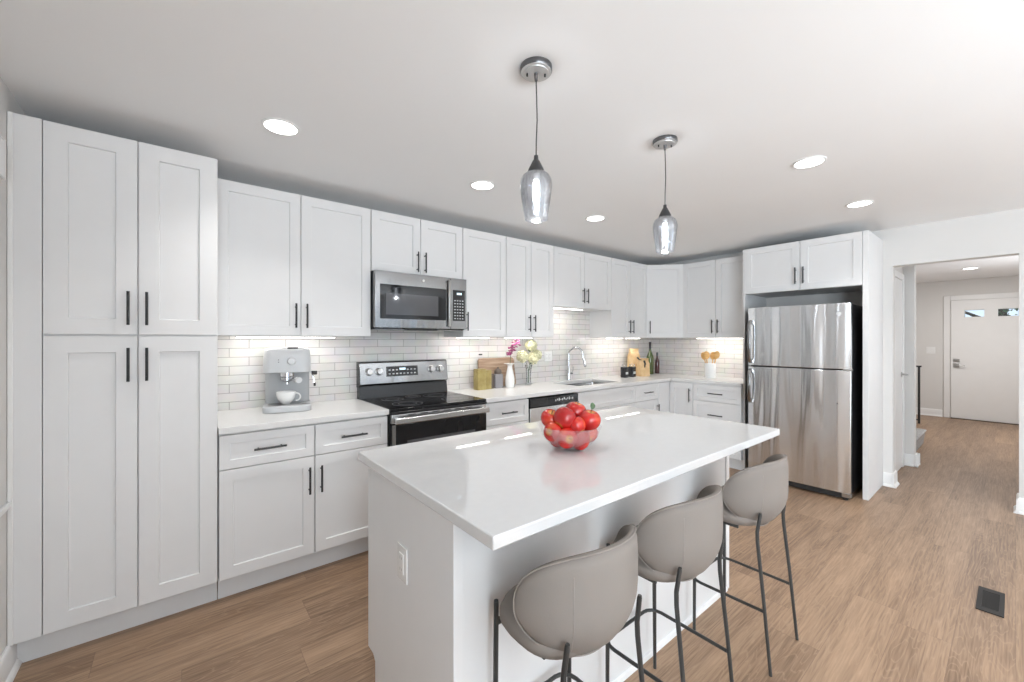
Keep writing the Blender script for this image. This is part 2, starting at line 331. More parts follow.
# wall behind the camera with two window openings
wf = MB()
for a, b, z0, z1 in ((XL, .05, 0, ZC), (2.15, 2.85, 0, ZC), (4.55, XW, 0, ZC), (.05, 2.15, 0, .45), (.05, 2.15, 2.35, ZC), (2.85, 4.55, 0, .45), (2.85, 4.55, 2.35, ZC)):
    wf.box(a, YB-.12, z0, b, YB, z1)
struct(wf.build('wall_front', M['wall'], smooth=False))
for i, (a, b) in enumerate(((.05, 2.15), (2.85, 4.55))):
    w = bpy.data.objects.new('window_%d' % (i+1), None); COL.objects.link(w); w['kind'] = 'structure'; w.location = (a, YB, .45)
    fr = MB(); ww = b-a; hh = 1.9
    for x0, z0, x1, z1 in ((0,0,.06,hh), (ww-.06,0,ww,hh), (.06,0,ww-.06,.06), (.06,hh-.06,ww-.06,hh), (ww/2-.03,.06,ww/2+.03,hh-.06)):
        fr.box(x0, -.09, z0, x1, -.03, z1)
    fr.build('window_frame', M['trim'], w, bevel=.003)
    MB().box(.06, -.065, .06, ww/2-.03, -.06, hh-.06).build('pane', M['pane'], w); MB().box(ww/2+.03, -.065, .06, ww-.06, -.06, hh-.06).build('pane', M['pane'], w)
# hall
he = struct(MB().box(XE, HY0-.1, 0, XE+.12, HY1+.1, ZC).build('wall_hall_end', M['wallh'], smooth=False))
hl = MB(); hl.box(XW+.12, .78, 0, 6.16, .88, ZC); hl.box(6.16, .69, 0, 6.28, HY1, ZC); hl.box(6.28, HY1, 0, XE, HY1+.1, ZC)
struct(hl.build('wall_hall_left', M['wallh'], smooth=False))
hr = MB(); hr.box(XW+.12, HY0-.1, 0, 7.4, HY0, ZC); hr.box(8.4, HY0-.1, 0, XE, HY0, ZC); hr.box(7.4, HY0-.1, 0, 8.4, HY0, .75); hr.box(7.4, HY0-.1, 2.15, 8.4, HY0, ZC)
struct(hr.build('wall_hall_right', M['wallh'], smooth=False))
w3 = bpy.data.objects.new('window_3', None); COL.objects.link(w3); w3['kind'] = 'structure'; w3.location = (7.4, HY0, .75)
fr = MB()
for x0, z0, x1, z1 in ((0,0,.05,1.4), (.95,0,1,1.4), (.05,0,.95,.05), (.05,1.35,.95,1.4), (.05,.68,.95,.72)): fr.box(x0, -.08, z0, x1, -.03, z1)
fr.build('window_frame', M['trim'], w3); MB().box(.05, -.055, .05, .95, -.05, 1.35).build('pane', M['pane'], w3)
# backsplash: real slab of tile on the two walls
bs = MB().box(.155, YW-.010, .90, XW-.010, YW, 1.40).box(1.06, YW-.010, 1.40, 1.835, YW, 1.46).box(2.885, YW-.010, 1.40, 3.81, YW, 1.71)
bs.build('backsplash', M['tileX'], wb, smooth=False)
MB().box(XW-.010, 1.79, .90, XW, YW-.010, 1.40).build('backsplash', M['tileY'], wr, smooth=False)
# baseboards
def base_prof(m, a, b, n, h=.125):
    # a, b floor points (2D) on the wall face, n unit normal into the room; board with a shoe moulding
    a = Vector((*a, 0)); b = Vector((*b, 0)); n = Vector((*n, 0))
    prof = [(0, 0), (.028, 0), (.028, .008), (.020, .020), (.014, .024), (.014, h-.018), (.010, h-.006), (.006, h), (0, h)]
    A = [m.bm.verts.new(a + n*p + Vector((0,0,z))) for p, z in prof]; B = [m.bm.verts.new(b + n*p + Vector((0,0,z))) for p, z in prof]
    k = len(prof); m.bm.faces.new(A); m.bm.faces.new(B[::-1])
    for i in range(k): m.bm.faces.new((A[i], B[i], B[(i+1)%k], A[(i+1)%k]))
m = MB(); base_prof(m, (XL, YB), (XL, 2.655), (1,0)); struct(m.build('baseboard_left', M['trim']))
m = MB(); base_prof(m, (XW, .722-.001), (XW, .786), (-1,0)); base_prof(m, (XW-.028, .722), (XW+.148, .722), (0,-1)); base_prof(m, (XW+.12, .722), (XW+.12, .78), (1,0))
base_prof(m, (XW, YB), (XW, -.016), (-1,0)); base_prof(m, (XW-.028, -.016), (XW+.148, -.016), (0,1)); struct(m.build('baseboard_right', M['trim']))
m = MB(); base_prof(m, (XE, .82), (XE, HY1), (-1,0)); struct(m.build('baseboard_hall_end', M['trim']))
m = MB(); base_prof(m, (6.16, .66), (6.16, .78), (-1,0)); base_prof(m, (6.132, .69), (6.308, .69), (0,-1)); base_prof(m, (6.28, .66), (6.28, HY1), (1,0)); base_prof(m, (5.262, .78), (5.29, .78), (0,-1)); struct(m.build('baseboard_hall_left', M['trim']))
m = MB(); m.box(XL, -1.0, .685, XL+.012, 2.59, .71); struct(m.build('trim_1', M['trim'], bevel=.004))
# front door
d1 = bpy.data.objects.new('door_1', None); COL.objects.link(d1); d1['kind'] = 'structure'; d1.location = (XE, 0, 0)
dy0, dy1, dh = -.205, .715, 2.045
WZ = (1.755, 1.875); WY = [(.335, .555), (.025, .200)]
WY = [(.333, .556), (-.03, .185)]
ys = sorted([dy0, dy1] + [y for w in WY for y in w])
m = MB()
V = {}
m2 = MB(); ysl = ys; zsl = [0.012, WZ[0], WZ[1], dh]
holes = {(i, 1) for i in range(len(ysl)-1) for w in WY if abs(ysl[i]-w[0]) < 1e-6}
m2.cells(ysl, zsl, lambda i, j: (i, j) not in holes, 0, .044)
m2.xf(Matrix(((0,0,-1,0),(1,0,0,0),(0,1,0,0),(0,0,0,1))))
m2.build('door_slab', M['trim'], d1, bevel=.002)
for y0, y1 in WY:
    MB().box(-.028, y0, WZ[0], -.022, y1, WZ[1]).build('pane', M['pane'], d1)
m = MB(); m.box(-.020, dy1+.004, 0, 0, dy1+.09, dh+.09); m.box(-.020, dy0-.09, 0, 0, dy0-.004, dh+.09); m.box(-.020, dy0-.004, dh+.004, 0, dy1+.004, dh+.09); m.build('casing', M['trim'], d1, bevel=.004)
m = MB(); m.box(-.09, dy0, 0, 0, dy1, .012); m.build('threshold', M['concrete'], d1, bevel=.002)
m = MB(); m.box(-.060, .610, .985, -.044, .685, 1.035); m.tube([(-.07,.648,1.01),(-.06,.648,1.01)], .014, 14); m.build('deadbolt', M['nickel'], d1, bevel=.002)
m = MB(); m.box(-.056, .615, .885, -.044, .685, .955); m.tube([(-.056,.65,.92),(-.09,.65,.92)], .011, 12); m.tube([(-.09,.655,.92),(-.092,.60,.92),(-.088,.545,.918)], .008, 10); m.build('door_handle', M['nickel'], d1, bevel=.002)
# the wall behind the panes is opened by a second slab: cut the end wall where the panes are
he_me = he.data
bm = bmesh.new(); bmv = MB(); bmv.bm = bm
ysl = sorted([HY0-.1, HY1+.1] + [y for w in WY for y in w]); zsl = [0, WZ[0], WZ[1], ZC]
holes = {(i, 1) for i in range(len(ysl)-1) for w in WY if abs(ysl[i]-w[0]) < 1e-6}
bmv.cells(ysl, zsl, lambda i, j: (i, j) not in holes, 0, .12); bmv.xf(Matrix(((0,0,1,XE),(1,0,0,0),(0,1,0,0),(0,0,0,1))))
bmesh.ops.recalc_face_normals(bm, faces=bm.faces); bm.to_mesh(he_me); bm.free()
# closet door in the hall's left wall
d2 = bpy.data.objects.new('door_2', None); COL.objects.link(d2); d2['kind'] = 'structure'; d2.location = (5.36, .78, 0)
MB().box(0, -.012, .01, .66, 0, 2.0).build('door_slab', M['trim'], d2, bevel=.002)
m = MB(); m.box(-.07, -.02, 0, -.003, 0, 2.07); m.box(.663, -.02, 0, .73, 0, 2.07); m.box(-.003, -.02, 2.003, .663, 0, 2.07); m.build('casing', M['trim'], d2, bevel=.004)
m = MB(); m.box(.60-.012, -.02, .2, .612, -.012, .9) if 0 else None
m.tube([(.60,-.012,1.0),(.60,-.06,1.0)], .010, 12); m.tube([(.60,-.012,1.0),(.60,-.018,1.0)], .026, 18); m.tube([(.607,-.06,1.0),(.55,-.065,1.0),(.50,-.062,.998)], .008, 10); m.build('door_handle', M['nickel'], d2)
# carpeted stairs opening off the hall
m = MB()
for k in range(6):
    z = .19*(k+1); y = .750 + .26*k
    m.prism([(y+.02, z-.19 if k == 0 else z-.19), (y, z-.035), (y-.012, z-.02), (y-.008, z-.005), (y+.01, z), (y+.30, z), (y+.30, 0), (y+.02, 0)], 6.62, 7.62, 'x')
st = m.build('carpeted_staircase', M['carpet'], bevel=.01); tag(st, 'grey carpeted stairs beside the hallway, only the lowest step edge showing', 'stairs')
t = thing('stair_railing', 'thin black metal stair railing at the far end of the hall', 'railing', (9.36, .995, 0))
m = MB(); m.box(-.014, -.014, 0, .014, .014, .92); m.build('post', M['black'], t, bevel=.002)
m = MB(); m.box(-.010, .034, 0, .010, .054, .92); m.build('post', M['black'], t, bevel=.002)
m = MB(); m.box(-.014, 1.3, 0, .014, 1.328, .92); m.build('post', M['black'], t, bevel=.002)
for k in range(8): MB().tube([(0,.24+.13*k,.06),(0,.24+.13*k,.90)], .008, 8).build('baluster', M['black'], t)
MB().box(-.02, -.03, .92, .02, 1.34, .945).build('handrail', M['black'], t, bevel=.003); MB().box(-.012, .014, .05, .012, 1.3, .07).build('bottom_rail', M['black'], t, bevel=.003)
# tree outside the front door
t = thing('tree', 'leafy tree seen through the small panes of the front door', 'tree', (16.5, .1, 0))
MB().tube([(0,0,0),(0,.1,1.2),(.1,.15,2.2),(.1,.3,3.6)], [.16,.13,.10,.05], 10).build('trunk', M['bark'], t)
for a, b in (((.05,.12,1.7),(0,1.2,2.35)), ((.05,.12,1.6),(0,-1.2,2.2)), ((0,.5,1.95),(.1,1.0,1.8)), ((0,-.4,1.85),(0,-.9,2.5))): MB().tube([a, tuple((p+q)/2+.05 for p,q in zip(a,b)), b], [.05,.035,.015], 8).build('branch', M['bark'], t)
m = MB(); rr = random.Random(3)
for k in range(420):
    c = Vector((rr.gauss(0,.5), rr.gauss(-.55,.55), rr.gauss(2.25,.38)))
    if c.y > .45: continue
    q = Matrix.Translation(c) @ Matrix.Rotation(rr.random()*6, 4, Vector((rr.random()-.5, rr.random()-.5, rr.random()-.5)).normalized())
    v = [m.bm.verts.new(q @ Vector(p)) for p in ((-.06,0,0),(0,-.03,.01),(.07,0,0),(0,.03,.01))]; m.bm.faces.new(v)
m.build('foliage', M['leaf'], t)
struct(MB().box(XE+.12, -12, -.2, 40, 14, -.1).build('ground', M['grass'], smooth=False))

# ------------------------------------------------------------ cabinet kit (local: x right, y into wall, z up; door face at y=-.019)
def door_mesh(x0, z0, x1, z1, st=.060, t=.019, rec=.010):
    m = MB(); bm = m.bm; g = .0025; s2 = .0025
    def R(a, b, c, d, y): return [bm.verts.new(p) for p in ((a,y,b),(c,y,b),(c,y,d),(a,y,d))]
    e = .0015
    B = R(x0, z0, x1, z1, 0); O1 = R(x0, z0, x1, z1, -t+e); O = R(x0+e, z0+e, x1-e, z1-e, -t)
    I = R(x0+st, z0+st, x1-st, z1-st, -t); P = R(x0+st+s2, z0+st+s2, x1-st-s2, z1-st-s2, -t+rec)
    for A, C in ((B, O1), (O1, O), (O, I), (I, P)):
        for i in range(4): bm.faces.new((A[i], A[(i+1)%4], C[(i+1)%4], C[i]))
    bm.faces.new(P); bm.faces.new(B[::-1])
    return m
def pull(x, z, length, vertical, parent, y=-.019):
    m = MB(); h = length/2; o = h - .022
    if vertical:
        m.tube([(x, y-.030, z-h), (x, y-.030, z+h)], .0058, 10)
        for s in (-1, 1): m.tube([(x, y+.001, z+s*o), (x, y-.030, z+s*o)], .0042, 8)
    else:
        m.tube([(x-h, y-.030, z), (x+h, y-.030, z)], .0058, 10)
        for s in (-1, 1): m.tube([(x+s*o, y+.001, z), (x+s*o, y-.030, z)], .0042, 8)
    return m.build('handle', M['black'], parent)
GAP = .0023
def door(par, x0, z0, x1, z1, hand=None, hz='low', st=.060, kind='door'):
    d = door_mesh(x0+GAP, z0+GAP, x1-GAP, z1-GAP, st).build(kind, M['cab'], par, smooth=False)
    if hand == 'h': pull((x0+x1)/2, (z0+z1)/2, .155, False, d)
    elif hand in ('l', 'r'):
        x = x0+.032 if hand == 'l' else x1-.032
        z = z0+.130 if hz == 'low' else z1-.135 if hz == 'high' else hz
        pull(x, z, .155, True, d)
    return d
def wall_cab(label, loc, rz, w, z0, z1, dep, doors, hz='low'):
    t = thing('wall_cabinet', label, 'cabinet', (loc[0], loc[1], z0), rz)
    H = z1-z0
    MB().box(.0005, .0005, 0, w-.0005, dep, H).build('body', M['cab'], t, bevel=.001)
    x = 0
    for dw, hd in doors:
        door(t, x, 0, x+dw, H, hd, hz); x += dw
    return t
T = .019
UZ0, UZ1 = 1.392, 2.302
YU = 2.898 + T; UD = YW - YU
wall_cab('wide two-door wall cabinet above the coffee machine, beside the tall pantry', (.16, YU), 0, .90, UZ0, UZ1, UD, [(.447,'r'),(.453,'l')])
wall_cab('short two-door wall cabinet directly above the microwave', (1.062, YU), 0, .766, 1.862, UZ1, UD, [(.385,'r'),(.381,'l')], .10)
wall_cab('single-door wall cabinet just right of the microwave', (1.830, YU), 0, .457, UZ0, UZ1, UD, [(.457,'l')])
wall_cab('narrow two-door wall cabinet above the vase and canisters', (2.289, YU), 0, .603, UZ0, UZ1, UD, [(.300,'r'),(.303,'l')])
wall_cab('shorter two-door wall cabinet raised above the sink and faucet', (2.894, YU), 0, .914, 1.702, UZ1, UD, [(.457,'r'),(.457,'l')])
wall_cab('two-door wall cabinet right of the sink, with its white side exposed', (3.810, YU), 0, .722, UZ0, UZ1, UD, [(.361,'r'),(.361,'l')])
# diagonal corner cabinet
XU = 4.847 # body front on the fridge wall
t = thing('corner_wall_cabinet', 'diagonal single-door wall cabinet in the corner of the room', 'cabinet', (4.533, YU, UZ0), 0)
ax, ay = 4.533, YU; bx, by = XU, 2.598
m = MB(); m.prism([(0, 0), (bx-ax, by-ay), (XW-ax-.001, by-ay), (XW-ax-.001, YW-ay-.001), (0, YW-ay-.001)], 0, UZ1-UZ0); m.build('body', M['cab'], t, bevel=.001)
ln = math.hypot(bx-ax, by-ay); an = math.atan2(by-ay, bx-ax)
d = door_mesh(.006, GAP, ln-.006, UZ1-UZ0-GAP).build('door', M['cab'], t, smooth=False); d.rotation_euler = (0, 0, an)
pull(.040, .13, .155, True, d)
RZ = -PI/2
wall_cab('two-door wall cabinet above the wooden spoons, left of the refrigerator cabinet', (XU, 2.597), RZ, .805, UZ0, UZ1, XW-XU-.001, [(.400,'r'),(.405,'l')])
# refrigerator surround
XF = 4.560
wall_cab('deep two-door cabinet above the refrigerator', (XF, 1.768), RZ, .9385, 1.838, 2.302, XW-XF-.001, [(.484,'r'),(.4545,'l')], .135)
o = MB().box(XF-.012, .789, 0, XW-.001, .829, 2.302).build('refrigerator_end_panel', M['cab'], bevel=.0015); tag(o, 'tall white end panel between the refrigerator and the hallway opening', 'panel')
o = MB().box(XF-.012, 1.7685, 0, XW-.012, 1.789, 2.302).build('refrigerator_end_panel', M['cab'], bevel=.0015); tag(o, 'tall white end panel between the drawer cabinet and the refrigerator', 'panel')
# pantry
YD = 2.5935 + T
t = thing('pantry_cabinet', 'floor-to-ceiling white pantry cabinet with four doors against the left wall', 'cabinet', (XL+.001, YD, 0))
x0 = -.450-XL-.001; pw = .604
m = MB().box(.0, 0, .118, x0+pw, YW-YD-.001, 2.302); m.build('body', M['cab'], t, bevel=.001)
MB().box(0, -T, .118, x0-.0005, -.0005, 2.302).build('filler_panel', M['cab'], t, bevel=.0015)
MB().box(0, -T-.007, .118, .016, -T, 2.302).build('scribe_moulding', M['trim'], t, bevel=.003)
MB().box(0, .042, 0, x0+pw, .057, .118).build('toe_kick', M['kick'], t)
for a, b, hd in ((x0, x0+.300, 'r'), (x0+.300, x0+pw, 'l')):
    door(t, a, .118, b, 1.387, hd, 1.255, .072); door(t, a, 1.391, b, 2.302, hd, 1.515, .072)
# base cabinets
def base_cab(label, loc, rz, w, parts, dep=.61, name='base_cabinet', hollow=True, right_ext=0):
    t = thing(name, label, 'cabinet', (loc[0], loc[1], 0), rz)
    m = MB(); p = .018
    if hollow:
        m.box(.0005, .001, .118, p, dep, .880); m.box(w-p, .001, .118, w-.0005, dep, .880); m.box(p, .001, .118, w-p, dep, .118+p); m.box(p, dep-p, .118+p, w-p, dep, .880)
        m.box(p, .001, .845, w-p, .020, .880); m.box(p, .001, .660, w-p, .020, .700)
    else: m.box(.0005, .001, .118, w-.0005, dep, .880)
    m.build('body', M['cab'], t, bevel=.0008)
    MB().box(0, .042, 0, w, .057, .118).build('toe_kick', M['kick'], t)
    for q in parts:
        k, a, z0, b, z1, hd = q[:6]
        if k == 'd': door(t, a, z0, b, z1, hd, 'high')
        elif k == 'w': door(t, a, z0, b, z1, 'h', st=.045, kind='drawer')
        elif k == 'f': door(t, a, z0, b, z1, None, st=.045, kind='false_front')
        elif k == 'p': MB().box(a+GAP, -T, z0+GAP, b-GAP, 0, z1-GAP).build('filler_panel', M['cab'], t, bevel=.001)
    return t
ZD, ZS, ZT = .118, .690, .872
YBF = YD
base_cab('white base cabinet with two drawers over two doors, under the coffee machine', (.158, YBF), 0, .902, [('w',0,ZS,.460,ZT,1),('w',.460,ZS,.902,ZT,1),('d',0,ZD,.460,ZS,'r'),('d',.460,ZD,.902,ZS,'l')])
base_cab('narrow base cabinet with one drawer between range and dishwasher', (1.836, YBF), 0, .455, [('w',0,ZS,.455,ZT,1),('d',0,ZD,.455,ZS,'l')])
base_cab('sink base cabinet with a wide false drawer front below the faucet', (2.905, YBF), 0, .915, [('f',0,ZS,.915,ZT,0),('d',0,ZD,.457,ZS,'r'),('d',.457,ZD,.915,ZS,'l')])
base_cab('base cabinet with one small drawer just right of the sink base', (3.821, YBF), 0, .457, [('w',0,ZS,.457,ZT,1),('d',0,ZD,.457,ZS,'r')])
base_cab('blank-faced corner base cabinet under the black jars and paper bags', (4.279, YBF), 0, .86, [('p',0,ZD,.252,ZT,0)], name='corner_base_cabinet', hollow=False)
XB = 4.530
base_cab('single-door base cabinet in the corner under the fridge-side counter', (XB, 2.592), RZ, .286, [('d',.0,ZD,.286,ZT,'r')])
base_cab('three-drawer base cabinet beside the refrigerator', (XB, 2.305), RZ, .515, [('w',0,ZS,.515,ZT,1),('w',0,.405,.515,ZS,1),('w',0,ZD,.515,.405,1)])

# ------------------------------------------------------------ worktops
YC, XC, ZK = 2.5756, 4.513, .881
o = MB().box(.1555, YC, ZK, 1.0625, YW-.0105, .915).build('countertop', M['quartzm'], bevel=.003); tag(o, 'short white quartz countertop between pantry and range, holding the coffee machine', 'countertop')
xs = [1.8305, 3.03, 3.70, XC, XW-.0105]; ys = [1.7895, YC, 2.70, 3.085, YW-.0105]
m = MB(); m.cells(xs, ys, lambda i, j: (j >= 1 or i == 3) and not (i == 1 and j == 2), ZK, .915)
o = m.build('countertop', M['quartzm'], bevel=.003); tag(o, 'L-shaped white quartz countertop around the sink, running to the refrigerator', 'countertop')
# sink
t = thing('kitchen_sink', 'stainless steel undermount sink below the gooseneck faucet', 'sink', (3.03, 2.70, .66))
bm_ = MB(); r0 = rbox(-.008, -.008, .678, .393, .03, 6); r1 = rbox(.012, .012, .658, .373, .05, 6); r2 = rbox(.002, .002, .668, .383, .03, 6)
A = [bm_.bm.verts.new((x, y, .220)) for x, y in r0]; B = [bm_.bm.verts.new((x, y, .219)) for x, y in r2]; Cc = [bm_.bm.verts.new((x, y, .02)) for x, y in r1]; D = [bm_.bm.verts.new((x, y, 0)) for x, y in rbox(.04, .04, .63, .345, .05, 6)]
n = len(A)
for P, Q in ((A, B), (B, Cc), (Cc, D)):
    for i in range(n): bm_.bm.faces.new((P[i], P[(i+1)%n], Q[(i+1)%n], Q[i]))
bm_.bm.faces.new(D); bm_.build('basin', M['steelb'], t, solid=.001)
MB().lathe([(0,.004),(.03,.004),(.045,.006),(.048,.001)], (.335,.19,0), 24).build('drain', M['chrome'], t)
# faucet
t = thing('kitchen_faucet', 'chrome gooseneck pull-down kitchen faucet behind the sink', 'faucet', (3.375, 3.148, .915))
MB().lathe([(0,0),(.028,0),(.028,.006),(.022,.010),(.019,.03),(.018,.13),(.014,.14),(0,.14)], seg=24).build('base', M['chrome'], t)
pts = [(0,0,.13),(0,0,.20),(0,0,.285)]
dx, dy = .55, -.835
for k in range(1, 13):
    a = PI*k/13; q = .078*(1-math.cos(a)); pts.append((q*dx, q*dy, .285+.082*math.sin(a)+.0))
for k in range(3): pts.append(((.156+.006*k)*dx, (.156+.006*k)*dy, .285-.02*(k+1)))
MB().tube(pts, .0115, 14).build('spout', M['chrome'], t)
MB().tube([(.170*dx,.170*dy,.235),(.174*dx,.174*dy,.205),(.182*dx,.182*dy,.165),(.184*dx,.184*dy,.155)], [.013,.0155,.0165,.013], 16).build('spray_head', M['chrome'], t)
MB().tube([(.012,0,.075),(.055,-.005,.075)], .012, 12).tube([(.050,-.005,.08),(.060,-.008,.11),(.064,-.010,.150)], [.006,.006,.005], 10).build('lever', M['chrome'], t)
# ------------------------------------------------------------ dishwasher
t = thing('dishwasher', 'stainless dishwasher with a black control panel, left of the sink base', 'dishwasher', (2.2935, 2.600, 0))
w = .609
MB().box(.003, .03, .10, w-.003, .58, .868).build('tub', M['blackp'], t)
MB().box(.005, -.016, .115, w-.005, .030, .785).build('door', M['steelb'], t, bevel=.004)
cp = MB().box(.005, -.018, .790, w-.005, .030, .868).build('control_panel', M['blackp'], t, bevel=.004)
m = MB()
for k in range(11): m.box(.30+.022*k, -.0188, .822+.006*(k%2), .312+.022*k, -.018, .836+.006*(k%3))
m.build('control_icons', M['lmark'], cp, smooth=False)
MB().box(.20, -.024, .845, .29, -.018, .858).build('vent_slot', M['dark'], cp)
MB().box(.01, .045, 0, w-.01, .06, .112).build('toe_kick', M['blackp'], t)

# ------------------------------------------------------------ range
t = thing('electric_range', 'stainless freestanding range with a black glass cooktop and oven door', 'range', (1.0655, 2.560, 0))
w = .762
MB().box(.001, .03, .03, w-.001, .640, .895).build('body', M['blackp'], t, bevel=.003)
ct = MB().box(0, -.002, .897, w, .575, .917).build('cooktop', M['glassb'], t, bevel=.004)
m = MB()
for cx, cy, r in ((.19,.16,.105),(.56,.16,.085),(.19,.42,.08),(.56,.42,.105),(.38,.47,.06)):
    for rr_ in (r, r*.62):
        m.lathe([(rr_-.0015,.9172),(rr_-.0015,.9178),(rr_,.9178),(rr_,.9172)], (cx, cy, 0), 48)
m.build('burner_rings', M['mark'], ct)
MB().box(.0, -.008, .880, w, .575, .8965).build('cooktop_edge', M['blackp'], t, bevel=.003)
MB().box(.006, -.004, .818, w-.006, .028, .878).build('vent_trim', M['steelb'], t, bevel=.003)
m = MB()
for k in range(6): m.box(.12+.09*k, -.0048, .866, .175+.09*k, -.0038, .872)
m.build('vent_slots', M['dark'], t, smooth=False)
od = MB().box(.006, -.010, .235, w-.006, .028, .812).build('oven_door', M['glassb'], t, bevel=.004)
MB().box(.11, -.0112, .34, w-.11, -.0102, .70).build('oven_window', M['wglass'], od, bevel=.002)
MB().box(.006, -.0125, .235, .030, -.0102, .812).build('door_trim', M['steel'], od)
MB().box(.010, -.060, .822, w-.010, -.044, .862).build('door_handle', M['steelb'], od, bevel=.006, seg=3)
m = MB().box(.020, -.046, .828, .055, -.003, .856).box(w-.055, -.046, .828, w-.020, -.003, .856); m.build('handle_bracket', M['steel'], od, bevel=.003)
MB().box(.006, -.010, .045, w-.006, .028, .228).build('storage_drawer', M['steel'], t, bevel=.004)
for x in (.05, w-.05):
    for y in (.07, .58): MB().tube([(x,y,0),(x,y,.035)], .018, 12).build('foot', M['dark'], t)
bk = MB(); bk.prism([(.585,.897),(.600,1.010),(.650,1.010),(.650,.897)], .0, w, 'x'); bk.build('backguard_riser', M['blackp'], t, bevel=.002)
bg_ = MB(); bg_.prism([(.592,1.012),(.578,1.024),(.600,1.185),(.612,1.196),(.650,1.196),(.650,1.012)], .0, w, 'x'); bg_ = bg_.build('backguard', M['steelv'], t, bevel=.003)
MB().prism([(.5905,1.012),(.576,1.024),(.601,1.190),(.613,1.198),(.652,1.198),(.652,1.0),(.6,.897),(.652,.897),(.652,.9)][:6], -.004, -.0005, 'x').build('end_cap', M['blackp'], bg_)
sl = math.atan2(.022, .161)
def on_bg(x, z, d=0):   # point on the sloped control face
    return (x, .578 + (z-1.024)*math.tan(sl) - d, z)
dp = MB(); dp.box(-.135, -.003, -.040, .135, 0, .040); dp.xf(Matrix.Translation(on_bg(.345, 1.115)) @ Matrix.Rotation(-sl, 4, 'X')); dp = dp.build('control_display', M['blackp'], bg_, bevel=.001)
m = MB(); rr = random.Random(5)
for i in range(8):
    for j in range(2):
        if i in (3, 4) and j == 1: continue
        m.box(-.118+.031*i, -.0038, -.024+.030*j, -.102+.031*i, -.003, -.014+.030*j)
m.xf(Matrix.Translation(on_bg(.345, 1.115)) @ Matrix.Rotation(-sl, 4, 'X')); m.build('touch_keys', M['lmark'], dp, smooth=False)
m = MB().box(-.025, -.004, .010, .025, -.003, .026); m.xf(Matrix.Translation(on_bg(.345, 1.115)) @ Matrix.Rotation(-sl, 4, 'X')); m.build('clock_digits', M['display'], dp, smooth=False)
for x in (.070, .150, .605, .690):
    k = MB(); k.lathe([(0,.034),(.022,.034),(.024,.030),(.025,.008),(.030,.006),(.031,0)], seg=24); k.box(-.004, -.018, .034, .004, .018, .040)
    k.xf(Matrix.Translation(on_bg(x, 1.118)) @ Matrix.Rotation(PI/2-sl, 4, 'X')); k.build('knob', M['nickel'], bg_)

# ------------------------------------------------------------ microwave
t = thing('microwave', 'stainless over-the-range microwave with a dark window and black keypad', 'microwave', (1.0650, 2.8500, 1.4425))
w, h = .7620, .4185
MB().box(0, .022, .006, w, YW-2.85-.012, h).build('case', M['blackp'], t, bevel=.002)
MB().box(.014, .02, 0, w-.014, .34, .0058).build('underside', M['steel'], t, bevel=.002)
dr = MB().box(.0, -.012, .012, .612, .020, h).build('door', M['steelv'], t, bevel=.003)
MB().box(.038, -.0145, .078, .572, -.0115, .325).build('window_surround', M['glassb'], dr, bevel=.002)
MB().box(.080, -.0155, .108, .500, -.0142, .262).build('window', M['wglass'], dr, bevel=.002)
MB().prism([(.576,-.012),(.580,-.034),(.586,-.038),(.604,-.036),(.610,-.028),(.610,-.012)], .03, .395).build('door_handle', M['steel'], dr, bevel=.002)
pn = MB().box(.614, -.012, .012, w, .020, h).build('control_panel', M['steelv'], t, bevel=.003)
kp = MB().box(.633, -.0145, .078, .745, -.0115, .325).build('keypad', M['blackp'], pn, bevel=.002)
m = MB()
for i in range(4):
    for j in range(8):
        if j == 7: continue
        m.box(.645+.024*i, -.0152, .092+.024*j, .656+.024*i, -.0145, .099+.024*j)
m.build('keys', M['lmark'], kp, smooth=False)
MB().box(.668, -.0152, .288, .712, -.0145, .303).build('clock_digits', M['display'], kp, smooth=False)
k = MB(); k.lathe([(0,.002),(.010,.002),(.011,0)], seg=20); k.xf(Matrix.Translation((.375, -.0118, .375)) @ Matrix.Rotation(PI/2, 4, 'X')); k.build('round_badge', M['nickel'], dr)
MB().box(.24, .0, -.003, .50, .02, .0118).build('grease_vent', M['dark'], t)

# ------------------------------------------------------------ refrigerator (local x to the right along the front, y into the wall)
t = thing('refrigerator', 'stainless top-freezer refrigerator set between two white end panels', 'refrigerator', (4.385, 1.682, 0), RZ)
w = .806; H = 1.682
MB().box(.004, .062, .055, w-.004, .70, H-.008).build('cabinet_body', M['blackp'], t, bevel=.004)
MB().box(.02, .02, .012, w-.02, .08, .060).build('base_grille', M['dark'], t, bevel=.002)
for x in (.045, w-.045):
    for y in (.045, .62): MB().tube([(x,y,0),(x,y,.02 if y < .1 else .056)], .02, 12).build('foot', M['dark'], t)
def curved(z0, z1):
    m = MB(); n = 16; poly = [(w-.001, .055), (.001, .055)]
    for k in range(n+1):
        u = k/n; x = .001 + (w-.002)*u; e = min(u, 1-u)
        y = -.010*math.sin(PI*u) + (.012*(1 - min(1, e/.02))**2)
        poly.append((x, y))
    m.prism(poly, z0, z1); return m
fz = curved(1.117, H).build('freezer_door', M['fsteel'], t, bevel=.004, ang=30)
rf = curved(.062, 1.105).build('refrigerator_door', M['fsteel'], t, bevel=.004, ang=30)
def fhandle(z0, z1, par):
    s = .035; 
    m = MB(); m.prism([(.004,z0),(-.030,z0+.012),(-.048,z0+.05),(-.050,(z0+z1)/2),(-.048,z1-.05),(-.030,z1-.012),(.004,z1),(.004,z1-.03),(-.028,z1-.055),(-.034,(z0+z1)/2),(-.028,z0+.055),(.004,z0+.03)], .016, .042, 'x')
    return m.build('handle', M['steel'], par, bevel=.003)
fhandle(1.135, 1.565, fz); fhandle(.745, 1.085, rf)
